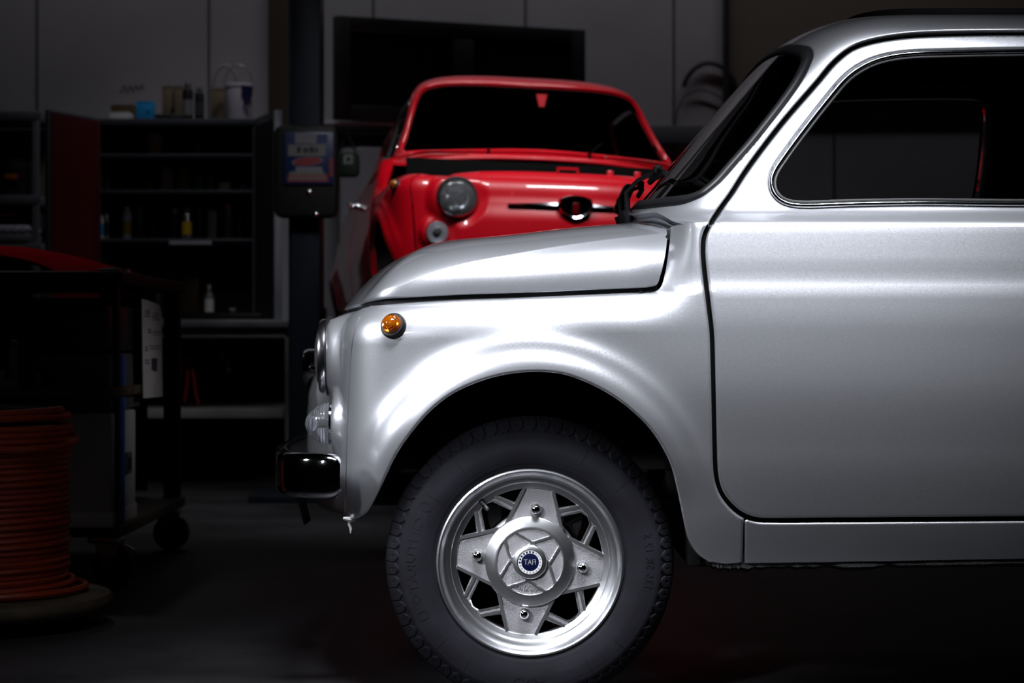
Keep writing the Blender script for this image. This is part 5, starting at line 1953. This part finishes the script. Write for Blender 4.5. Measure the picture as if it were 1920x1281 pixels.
bottle('spray_can', 'yellow and blue spray can left of centre on the third cabinet shelf', 'can', 238, y3, 18, 62, Zi, C['lilac'], C['lilac'], G3, 'can', C['yellow'])
bottle('spray_can', 'dark spray can with a pale cap on the third cabinet shelf', 'can', 262, y3, 16, 62, Zi, C['black'], C['grey'], G3)
bottle('bottle', 'thin dark bottle with a red cap on the third cabinet shelf', 'bottle', 285, y3, 9, 54, Zi, C['black'], C['red'], G3, 'bottle')
bottle('spray_can', 'navy spray can with a white nozzle on the third cabinet shelf', 'can', 328, y3, 18, 58, Zi, C['navy'], C['white'], G3)
bottle('spray_can', 'bright tin can with a yellow band, middle of the third cabinet shelf', 'can', 350, y3, 19, 60, Zi - .05, M_TIN, M_TIN, G3, 'can', C['yellow'])
bottle('spray_can', 'glossy black spray can right of the bright tin can', 'can', 374, y3, 13, 60, Zi, C['black'], C['darkgrey'], G3)
carton('box', 'narrow upright grey box on the third cabinet shelf', 'box', 389, y3 - 54, 405, y3, Zi, C['grey'], .06, group=G3)
bottle('spray_can', 'dark spray can with an orange-red cap at the right of the third cabinet shelf', 'can', 428, y3, 17, 70, Zi, C['darkgrey'], C['orange'], G3)
bottle('bottle', 'thin brown tube at the right end of the third cabinet shelf', 'bottle', 449, y3, 7, 48, Zi, C['brown'], C['brown'], G3, 'bottle')
y4 = on('bottom')
carton('box', 'brown cardboard box at the back of the cabinet floor', 'box', 300, y4 - 88, 372, y4, Zi + .18, C['brown'], .08, group=G4)
bottle('bottle', 'black bottle before the brown cardboard box on the cabinet floor', 'bottle', 322, y4, 22, 72, Zi, C['black'], C['black'], G4, 'bottle')
bottle('bottle', 'dark bottle on the left of the cabinet floor', 'bottle', 296, y4, 18, 60, Zi + .04, C['darkgrey'], C['black'], G4, 'bottle')
bottle('bottle', 'clear plastic bottle with a white label on the cabinet floor', 'bottle', 392, y4, 18, 60, Zi - .03, C['grey'], C['cream'], G4, 'bottle', C['white'])
bottle('jar', 'small jar with a brass glint right of the clear bottle on the cabinet floor', 'jar', 436, y4, 14, 16, Zi - .02, C['darkgrey'], C['cream'], G4, 'jar')
# light tray edge on the third shelf
a, b = W(318, y3 + 2, Zc - .005), W(397, y3 + 9, Zc - .005)
mb = MB(); mb.box((a[0], Zc - CD - .012, b[2]), (b[0], Zc - CD + .10, b[2] + .004), 0); mb.box((a[0], Zc - CD - .014, b[2]), (b[0], Zc - CD - .010, a[2]), 0)
tag(mb.build('tray', mat('pale_tray', (.35, .36, .40), .4)), 'shallow pale metal tray under the cans on the third cabinet shelf', 'tray')

# things on top of the cabinet
ytop = 222.0
G5 = 'things on top of the tool cabinet'
Zt = Zc + .12
yt = 640 - (ztop + BENCHZ - CH) * CF / Zt
carton('box', 'small white box at the left on top of the tool cabinet', 'box', 205, yt - 17, 242, yt, Zt, C['white'], .12, group=G5)
carton('box', 'flat brown box behind the white one on top of the tool cabinet', 'box', 208, yt - 30, 252, yt, Zt + .13, C['brown'], .12, group=G5)
bb = carton('box', 'bright blue cube box on top of the tool cabinet', 'box', 255, yt - 37, 286, yt, Zt, C['blue'], .09, group=G5)
mb = MB(); mb.lathe([(0, 0), (.007, 0)], 16, 0, Matrix.Translation((.018, -.002, .045)) @ Matrix.Rotation(PI / 2, 4, 'X')); mb.build('logo_dot', C['navy'], bb)
t = thing('camera_case', 'flat black appliance with a knob on top of the tool cabinet', 'appliance', W(318, yt, Zt - .03), group=G5)
mb = MB(); r_ = 28 * Zt / CF
mb.box((-r_, 0, 0), (r_, .16, .036), 0, .010); mb.build('body', C['black'], t)
mb = MB(); mb.lathe([(.012, .034), (.012, .05), (.008, .068), (.010, .072), (0, .074)], 20, 0, Matrix.Translation((.005, .06, 0))); mb.build('knob', C['black'], t)
carton('box', 'tall brown cardboard box, left of the pair on top of the tool cabinet', 'box', 304, yt - 66, 323, yt, Zt + .16, C['card'], .10, group=G5)
carton('box', 'tall brown cardboard box touching the spray bottles on top of the tool cabinet', 'box', 326, yt - 66, 342, yt, Zt + .16, C['card'], .10, group=G5)
bottle('spray_can', 'tall black spray can with a pale label on top of the tool cabinet', 'can', 352, yt, 20, 72, Zt, C['black'], C['darkgrey'], G5, 'can', C['grey'])
bottle('spray_can', 'shorter black spray can beside the tall one on top of the tool cabinet', 'can', 374, yt, 18, 64, Zt, C['black'], C['darkgrey'], G5, 'can', C['darkgrey'])
carton('box', 'brown cardboard box left of the white paint bucket', 'box', 395, yt - 62, 420, yt, Zt + .10, C['card'], .12, group=G5)
Zk = Zt - .02
t = thing('paint_bucket', 'white paint bucket with blue drips on top of the tool cabinet', 'bucket', W(448, yt, Zk), group=G5)
r_ = 26 * Zk / CF; h_ = 70 * Zk / CF
mb = MB(); mb.lathe([(0, 0), (r_ * .88, 0), (r_ * .9, .004), (r_, h_ * .9), (r_ * 1.05, h_ * .91), (r_ * 1.05, h_), (r_ * .98, h_), (r_ * .9, .02), (0, .02)], 40, 0); bk = mb.build('bucket', C['lilac'], t)
for q, (aa, ln) in enumerate(((-1.2, .30), (-1.05, .62), (-.92, .42), (-.8, .75), (-.66, .35), (-.5, .5), (-.35, .28))):
    mb = MB(); pts = []
    for s_ in np.linspace(0, 1, 6):
        rr_ = r_ * (.9 + .1 * (1 - s_ * ln)) + .0015
        pts.append((rr_ * math.cos(aa), rr_ * math.sin(aa), h_ * (.92 - ln * s_)))
    mb.tube(pts, [.008, .006, .005, .005, .005, .006], 6); mb.build('paint_drip', C['navy'], t)
mb = MB(); mb.tube([(r_ * 1.02 * math.cos(a), -.01, h_ * .94 + .10 * math.sin(a)) for a in np.linspace(0, PI, 15)], .004, 6); mb.build('bail_handle', C['grey'], t)
mb = MB(); mb.tube([(r_ * math.cos(a) * .9 - .07, .03, h_ * .85 + .12 * math.sin(a)) for a in np.linspace(.1, PI, 15)], .006, 6)
tag(mb.build('hose', mat('pale_hose', (.16, .15, .13), .6)), 'pale looped hose hooked on the white paint bucket', 'hose', G5)
bpy.context.view_layer.update()
CAP = [o for o in COL.objects if o.name.startswith('hose')][-1]; CAP.location = t.location

# ------------------------------------------------------------------ shelf unit at the far left
Zs = 10.3
t = thing('shelf_unit', 'grey steel shelf unit at the far left against the back wall', 'shelf unit', (W(-60, 0, Zs)[0], Zs - CD, GZ))
o_ = Vector(t.location)
xa, xb = loc(-260, 0, Zs).x, loc(72, 0, Zs).x
M_SU = mat('shelf_grey', (.09, .095, .105), .5)
for x_ in (xa, xb - .03):
    for y_ in (0, .40):
        mb = MB(); mb.box((x_, y_, 0), (x_ + .03, y_ + .03, W(0, 207, Zs)[2] - GZ), 0, .003); mb.build('post', M_SU, t)
SR = []
for py in (207, 365, 455, 560, 700):
    z = W(0, py, Zs)[2] - GZ
    mb = MB(); mb.box((xa, -.004, z - .045), (xb, .44, z), 0, .004); mb.build('shelf', M_SU, t); SR.append(z + GZ)
mb = MB(); mb.box((xa, .43, .3), (xb, .435, SR[0] - GZ - .05), 0); mb.build('back_panel', mat('tan_board', (.10, .09, .065), .8), t)
ys_ = 640 - (SR[1] - CH) * CF / (Zs + .05)
tb_ = bottle('bin', 'round black bin with a small orange label on the far left shelf', 'bin', 22, ys_, 88, 66, Zs + .12, C['black'], C['black'], None, 'jar')
mb = MB(); mb.box((-.005, -.125, .07), (.055, -.112, .095), 0, .001); mb.build('label', C['orange'], tb_)
ys_ = 640 - (SR[2] - CH) * CF / Zs
t2 = thing('tool_case', 'grey ribbed plastic case on the lower far left shelf', 'case', W(10, ys_, Zs))
mb = MB(); mb.box((-.14, -.01, 0), (.12, .26, .05), 0, .012); mb.build('case_base', C['grey'], t2)
mb = MB(); mb.box((-.14, -.01, .052), (.12, .26, .085), 0, .014)
for i in range(6): mb.box((-.12 + i * .04, -.013, .056), (-.10 + i * .04, -.008, .080), 0)
mb.build('case_lid', C['lilac'], t2)
t2 = thing('tool_case', 'flat black case with an orange stripe on the far left shelf above the grey case', 'case', W(12, ys_ - 30, Zs + .06))
mb = MB(); mb.box((-.15, 0, 0), (.13, .28, .085), 0, .01); mb.build('case_body', C['black'], t2)
mb = MB(); mb.box((-.13, -.002, .05), (.04, .001, .062), 0); mb.build('stripe', C['orange'], t2)
# ------------------------------------------------------------------ rolling work cart at the left
M_CART = mat('cart_black_steel', (.006, .006, .007), .6, spec=.15)
M_WOOD = mat('greasy_plywood', (.10, .075, .05), .6, noise=.5, noise_scale=9, bump=.4, bump_scale=40)
ZC = 5.75
XR = -1.052
t = thing('work_cart', 'black steel work cart on casters at the left, loaded with boxes', 'cart', (-1.75, ZC - CD, GZ))
CART = t
o_ = Vector(t.location)
xr, xl = XR - o_.x, -.75
zt = CH + 132 * ZC / CF - GZ
ydp = 1.12
mb = MB(); mb.box((xl, 0, zt - .035), (xr, ydp, zt), 0, .006); mb.build('cart_top', M_CART, t)
for px_, y_ in ((203, .0), (203, ydp - .06)):
    mb = MB(); x_ = W(203, 0, ZC)[0] - o_.x; mb.box((x_ - .026, y_ + .005, .135), (x_ + .024, y_ + .055, zt - .03), 0, .004); mb.build('leg', M_CART, t)
for y_ in (.0, ydp - .06):
    mb = MB(); mb.box((xl + .01, y_ + .005, .135), (xl + .06, y_ + .055, zt - .03), 0, .004); mb.build('leg', M_CART, t)
zs = W(0, 727, 5.62)[2] - GZ
mb = MB(); mb.box((xl, -.13, zs - .026), (W(210, 0, 5.62)[0] - o_.x, .55, zs), 0, .003); mb.build('middle_shelf', M_WOOD, t)
zb = .135 + .03
mb = MB(); mb.box((xl, .0, zb - .03), (xr, ydp, zb), 0, .003); mb.build('bottom_shelf', M_WOOD, t)
mb = MB(); mb.box((xl, ydp - .02, zb + .02), (xr - .12, ydp - .01, zt - .05), 0); mb.build('back_sheet', M_CART, t)
for i, (x_, y_) in enumerate(((xr - .05, .05), (xr - .05, ydp - .08), (xl + .05, .05), (xl + .05, ydp - .08))):
    mb = MB()
    mb.box((x_ - .045, y_ - .04, .118), (x_ + .045, y_ + .04, .135), 0, .003)
    for s_ in (-1, 1):
        mb.prism([(x_ - .03, .118), (x_ + .045, .118), (x_ + .035, .100), (x_ + .012, .045), (x_ - .004, .045)], y_ + s_ * .022 - .002, y_ + s_ * .022 + .002, 0, Matrix(((1, 0, 0, 0), (0, 0, 1, 0), (0, 1, 0, 0), (0, 0, 0, 1))))
    if i == 0: mb.tube([(x_ + .02, y_ - .024, .112), (x_ + .06, y_ - .026, .108), (x_ + .078, y_ - .026, .098)], .008, 8, flat=.6)
    c = mb.build('caster', M_STEEL, t)
    mb = MB(); mb.cyl((x_ + .018, y_ - .017, .056), (x_ + .018, y_ + .017, .056), .056, 28); mb.build('caster_wheel', M_RUBBER, c)
CT = zt + GZ; CS = zs + GZ; CB = zb + GZ

# paper with handwriting taped to the cart's side
X_ = XR + .004
f = lambda px, py: (X_, 4000 * X_ / (px - 960) - CD, CH + (640 - py) * (X_ / (px - 960)))
t = thing('paper_note', 'creased white paper with blue handwriting hung on the side of the black cart', 'paper', (X_, 2.4, .48))
o_ = Vector(t.location)
outl = [(265, 560), (275, 562.5), (290, 568), (299, 572), (302, 583), (303, 640), (303.5, 700), (304.5, 743), (286, 745), (268, 746.5), (267, 690), (266, 620)]
V = [tuple(Vector(f(*p)) - o_) for p in outl]
mb = MB(); n = len(V)
V2 = [(x + .0015, y, z) for x, y, z in V]
mb.add(V + V2, [tuple(range(n)), tuple(reversed(range(n, 2 * n)))] + [(i, (i + 1) % n, n + (i + 1) % n, n + i) for i in range(n)], 0)
sheet = mb.build('sheet', mat('paper', (.45, .445, .43), .8, noise=.15, noise_scale=20), t)
ink = MB(); rnd = random.Random(5)
for x0, y0, x1, rows in ((270, 582, 280, 3), (284, 588, 296, 3), (276, 618, 282, 2), (286, 622, 300, 2), (271, 651, 276, 2), (279, 648, 300, 2), (270, 676, 279, 2)):
    for r_ in range(rows):
        pts = []
        for q in range(14):
            px = x0 + (x1 - x0) * q / 13; py = y0 + r_ * 5 + rnd.uniform(-1.8, 1.8)
            p = Vector(f(px, py)) - o_; pts.append((p.x + .0022, p.y, p.z))
        ink.tube(pts, .0011, 4)
ink.build('handwriting', mat('blue_ink', (.03, .07, .14), .6), t)
mb = MB(); V = [tuple(Vector(f(*p)) - o_ + Vector((.0022, 0, 0))) for p in ((283, 671), (294, 671.5), (293, 697), (283, 694))]
mb.add(V, [(0, 1, 2, 3)], 0); mb.build('sticker', mat('sticker_navy', (.035, .035, .06), .5), t)

# grey electric box, blue board and grey housings on the cart
t = thing('electric_box', 'grey metal electric box with a socket, standing on the cart below the paper', 'electric box', (XR - .02, 2.0, CB))
o_ = Vector(t.location)
y0, y1 = f(226, 0)[1] - o_.y, f(270, 0)[1] - o_.y
z1 = CH - 130 * .00148
mb = MB(); mb.box((-.28, y0, 0), (0, y1, z1 - CB), 0, .006); eb = mb.build('casing', mat('box_grey', (.36, .36, .35), .5), t)
mb = MB(); mb.box((-.285, y0 - .004, 0), (.004, y1 + .004, .04), 0, .003); mb.build('foot_rim', mat('box_light_grey', (.42, .42, .43), .5), t)
ym = f(250, 0)[1] - o_.y; zm = CH - (866 - 640) * .00149 - CB
mb = MB(); mb.box((-.002, ym - .04, zm - .03), (.014, ym + .04, zm + .03), 0, .004); sk = mb.build('socket', mat('socket_beige', (.10, .095, .075), .5), t)
mb = MB(); mb.box((.0135, ym - .02, zm - .017), (.016, ym + .02, zm + .017), 0); mb.build('socket_hole', M_BLACK, sk)
t = thing('battery_charger', 'dark grey boxed appliance stacked above the electric box on the cart', 'appliance', (XR - .02, 2.0, z1))
mb = MB(); mb.box((-.28, y0 + .005, .004), (-.004, y1 + .10, .16), 0, .008); mb.build('casing', mat('charger_grey', (.06, .062, .066), .5), t)
mb = MB(); mb.box((-.27, y0 - .01, .165), (-.004, y1 + .10, .29), 0, .008); mb.build('upper_case', mat('charger_black', (.014, .014, .016), .5), t)
t = thing('board', 'narrow bright blue board leaning upright against the black cart leg', 'board', (XR - .035, ZC - CD + .075, CB))
a = W(162, 665, 5.85); b = W(232, 945, 5.85)
mb = MB(); mb.box((a[0] - t.location.x, 0, 0), (b[0] - t.location.x + .005, .02, a[2] - CB), 0, .002); mb.build('panel', mat('bright_blue_board', (.02, .20, .70), .5, noise=.4, noise_scale=12), t)
t = thing('drum', 'pale rounded drum standing inside the cart behind the orange hose reel', 'drum', W(60, 0, 6.3)[:2] + (CB,))
mb = MB(); mb.lathe([(0, 0), (.15, 0), (.155, .01), (.155, .26), (.13, .30), (.05, .32), (0, .322)], 40); mb.build('drum_body', mat('pale_drum', (.14, .14, .145), .5), t)
mb = MB(); mb.lathe([(.157, .10), (.162, .11), (.157, .12)], 40); mb.lathe([(.157, .20), (.162, .21), (.157, .22)], 40); mb.build('drum_hoop', mat('pale_drum', (.14, .14, .145), .5), t)

# on the middle shelf: clear dispenser and black pot
t = thing('dispenser', 'cloudy clear plastic dispenser on the wooden cart shelf, cut by the picture edge', 'dispenser', W(14, 726, 5.62)[:2] + (CS,))
mb = MB(); mb.box((-.035, -.02, 0), (.030, .03, .025), 0, .004); mb.box((.004, -.012, .025), (.030, .02, .105), 0, .005); mb.box((-.03, -.012, .025), (-.006, .02, .05), 0, .004)
mb.build('stand', mat('cloudy_plastic', (.16, .165, .17), .3), t)
mb = MB(); mb.lathe([(0, 0), (.012, 0), (.014, .01), (.010, .02), (0, .022)], 16, 0, Matrix.Translation((.017, 0, .105))); mb.build('nozzle', mat('cloudy_plastic', (.16, .165, .17), .3), t)
t = thing('pot', 'round black pot with a lid on the wooden cart shelf', 'pot', W(67, 726, 5.62)[:2] + (CS,))
mb = MB(); mb.lathe([(0, 0), (.036, 0), (.038, .004), (.038, .030)], 32); mb.build('pot_body', C['black'], t)
mb = MB(); mb.lathe([(.039, .031), (.039, .040), (.030, .048), (.012, .052), (.012, .06), (0, .061)], 32); mb.build('lid', C['black'], t)

# red curved body panel lying on the cart top
t = thing('body_panel', 'curved red car body panel lying on top of the black cart', 'body panel', (-1.55, 2.3, CT))
o_ = Vector(t.location)
prof_h = pchip([(-2.2, .055), (-1.9, .075), (-1.62, .088), (-1.45, .086), (-1.3, .064), (-1.18, .034), (-1.10, .012), (-1.06, .004)])
edge_h = pchip([(-2.2, .035), (-1.9, .050), (-1.62, .053), (-1.45, .049), (-1.33, .030), (-1.25, .004), (-1.06, .001)])
mb = MB(); V = []; nx_, ny_ = 48, 14
for lay in (0, 1):
    for i in range(nx_):
        x_ = -2.2 + 1.14 * i / (nx_ - 1)
        for j in range(ny_):
            s_ = j / (ny_ - 1)
            k_ = math.sin(min(1, s_ / .55) * PI / 2)
            z_ = float(edge_h(x_)) + (float(prof_h(x_)) - float(edge_h(x_))) * k_ - .03 * max(0, s_ - .6)**1.3
            V.append((x_ - o_.x, -.22 + .55 * s_ - .06 * ((x_ + 1.6) / .6)**2 * 0, max(.0008, z_) - (.0025 if lay else 0) * (1 if z_ > .01 else .2)))
N0 = nx_ * ny_; F = []
for i in range(nx_ - 1):
    for j in range(ny_ - 1):
        a_ = i * ny_ + j
        F.append((a_, a_ + ny_, a_ + ny_ + 1, a_ + 1)); F.append((N0 + a_ + 1, N0 + a_ + ny_ + 1, N0 + a_ + ny_, N0 + a_))
    F.append((i * ny_, N0 + i * ny_, N0 + (i + 1) * ny_, (i + 1) * ny_)); e_ = ny_ - 1
    F.append((i * ny_ + e_, (i + 1) * ny_ + e_, N0 + (i + 1) * ny_ + e_, N0 + i * ny_ + e_))
mb.add(V, F, 0, True); mb.build('skin', mat('dusty_red_paint', (.20, .004, .008), .6, spec=.0), t)
mb = MB(); pts = [(x_ - o_.x, -.222, float(edge_h(x_)) + .0) for x_ in np.linspace(-2.2, -1.27, 30)]
mb.tube(pts, .004, 6); mb.build('edge_bead', mat('dusty_red_paint', (.20, .004, .008), .6, spec=.0), t)
carton('box', 'tiny white box at the corner of the black cart top', 'box', 226, 501, 241, 508.5, 5.95, C['white'], .03)
COL.objects[[o.name for o in COL.objects if o.name.startswith('box') and o.type == 'EMPTY'][-1]].location.z = CT
t = thing('block', 'flat black block on the cart top beside the tiny white box', 'block', (W(204, 0, 5.9)[0], 5.9 - CD, CT))
mb = MB(); mb.box((-.03, 0, 0), (.03, .08, .012), 0, .003); mb.build('slab', C['black'], t)
mb = MB(); mb.box((-.02, .01, .012), (.02, .07, .016), 0, .001); mb.build('ridge', C['black'], t)

# ------------------------------------------------------------------ orange hose on its wooden reel
t = thing('hose_reel', 'large reel of orange-red hose on a round wooden base at the left edge', 'hose reel', (-1.262, 1.2, GZ))
mb = MB()
for i in range(24):
    a0, a1 = 2 * PI * i / 24, 2 * PI * (i + 1) / 24
mb.lathe([(0, .034), (.305, .034), (.318, .044), (.322, .058), (.316, .071), (.300, .076), (0, .076)], 72)
base = mb.build('wooden_flange', mat('worn_reel_wood', (.13, .10, .065), .65, noise=.6, noise_scale=7, bump=.5, bump_scale=30), t)
for a_ in (.4, 2.5, 4.6):
    mb = MB(); mb.cyl((.22 * math.cos(a_), .22 * math.sin(a_), 0), (.22 * math.cos(a_), .22 * math.sin(a_), .036), .03, 12)
    mb.build('foot', M_RUBBER, t)
mb = MB(); mb.lathe([(.18, .07), (.18, .51), (0, .51)], 40); mb.build('core', M_CART, t)
mb = MB(); pts = []
turns = 26; rr_ = .0088
for i in range(turns * 36 + 1):
    th = 2 * PI * i / 36; tt = i / (turns * 36)
    z_ = .086 + .365 * tt + .0012 * math.sin(5.3 * th * .21)
    rad_ = .214 + .003 * math.sin(i * .05) + (.012 if i < 40 else 0) + (.006 if tt > .88 else 0)
    pts.append((rad_ * math.cos(th), rad_ * math.sin(th), z_))
for i in range(3 * 36):
    th = 2 * PI * i / 36
    pts.append(((.222 - .004 * i / 108) * math.cos(th), (.222 - .004 * i / 108) * math.sin(th), .451 + .052 * i / 108 + .006 * math.sin(th * .7)))
mb.tube(pts, rr_, 7); mb.build('coiled_hose', mat('orange_hose', (.36, .045, .012), .42), t)
mb = MB(); pts = [((.236) * math.cos(a_), .236 * math.sin(a_), .43 + .012 * math.sin(2 * a_)) for a_ in np.linspace(-2.6, .6, 30)]
mb.tube(pts, rr_, 7); mb.build('loose_turn', mat('orange_hose', (.36, .045, .012), .42), t)
mb = MB(); pts = [((.228 + .03 * max(0, math.sin(a_ + 1.2))) * math.cos(a_), (.228 + .03 * max(0, math.sin(a_ + 1.2))) * math.sin(a_), .087) for a_ in np.linspace(-2.9, .9, 30)]
mb.tube(pts, rr_, 7); mb.build('loose_turn', mat('orange_hose', (.36, .045, .012), .42), t)

# small pieces by the foot of the lift and on the bench
t = thing('gearbox_part', 'small dark machined casting on the bench end beside the lift post', 'machine part', W(590, 604, 9.75)[:2] + (BENCHZ,))
mb = MB(); mb.box((-.05, 0, 0), (.05, .08, .06), 0, .012); mb.build('casting', C['darkgrey'], t)
mb = MB(); mb.lathe([(.022, .0), (.026, -.012), (.016, -.014), (.014, -.004), (0, -.003)], 24, 0, Matrix.Translation((0, 0, .03)) @ Matrix.Rotation(-PI / 2, 4, 'X')); mb.build('bore', M_STEEL, t)
bottle('tub', 'dull cream tub on the bench at the foot of the open cabinet door', 'tub', 508, 640 - (BENCHZ - CH) * CF / 10.0, 24, 20, 10.0, C['cream'], C['card'], None, 'jar')
carton('box', 'long black box along the front of the workbench under the cabinet', 'box', 340, 586, 490, 640 - (BENCHZ - CH) * CF / 9.82, 9.82, C['black'], .10)
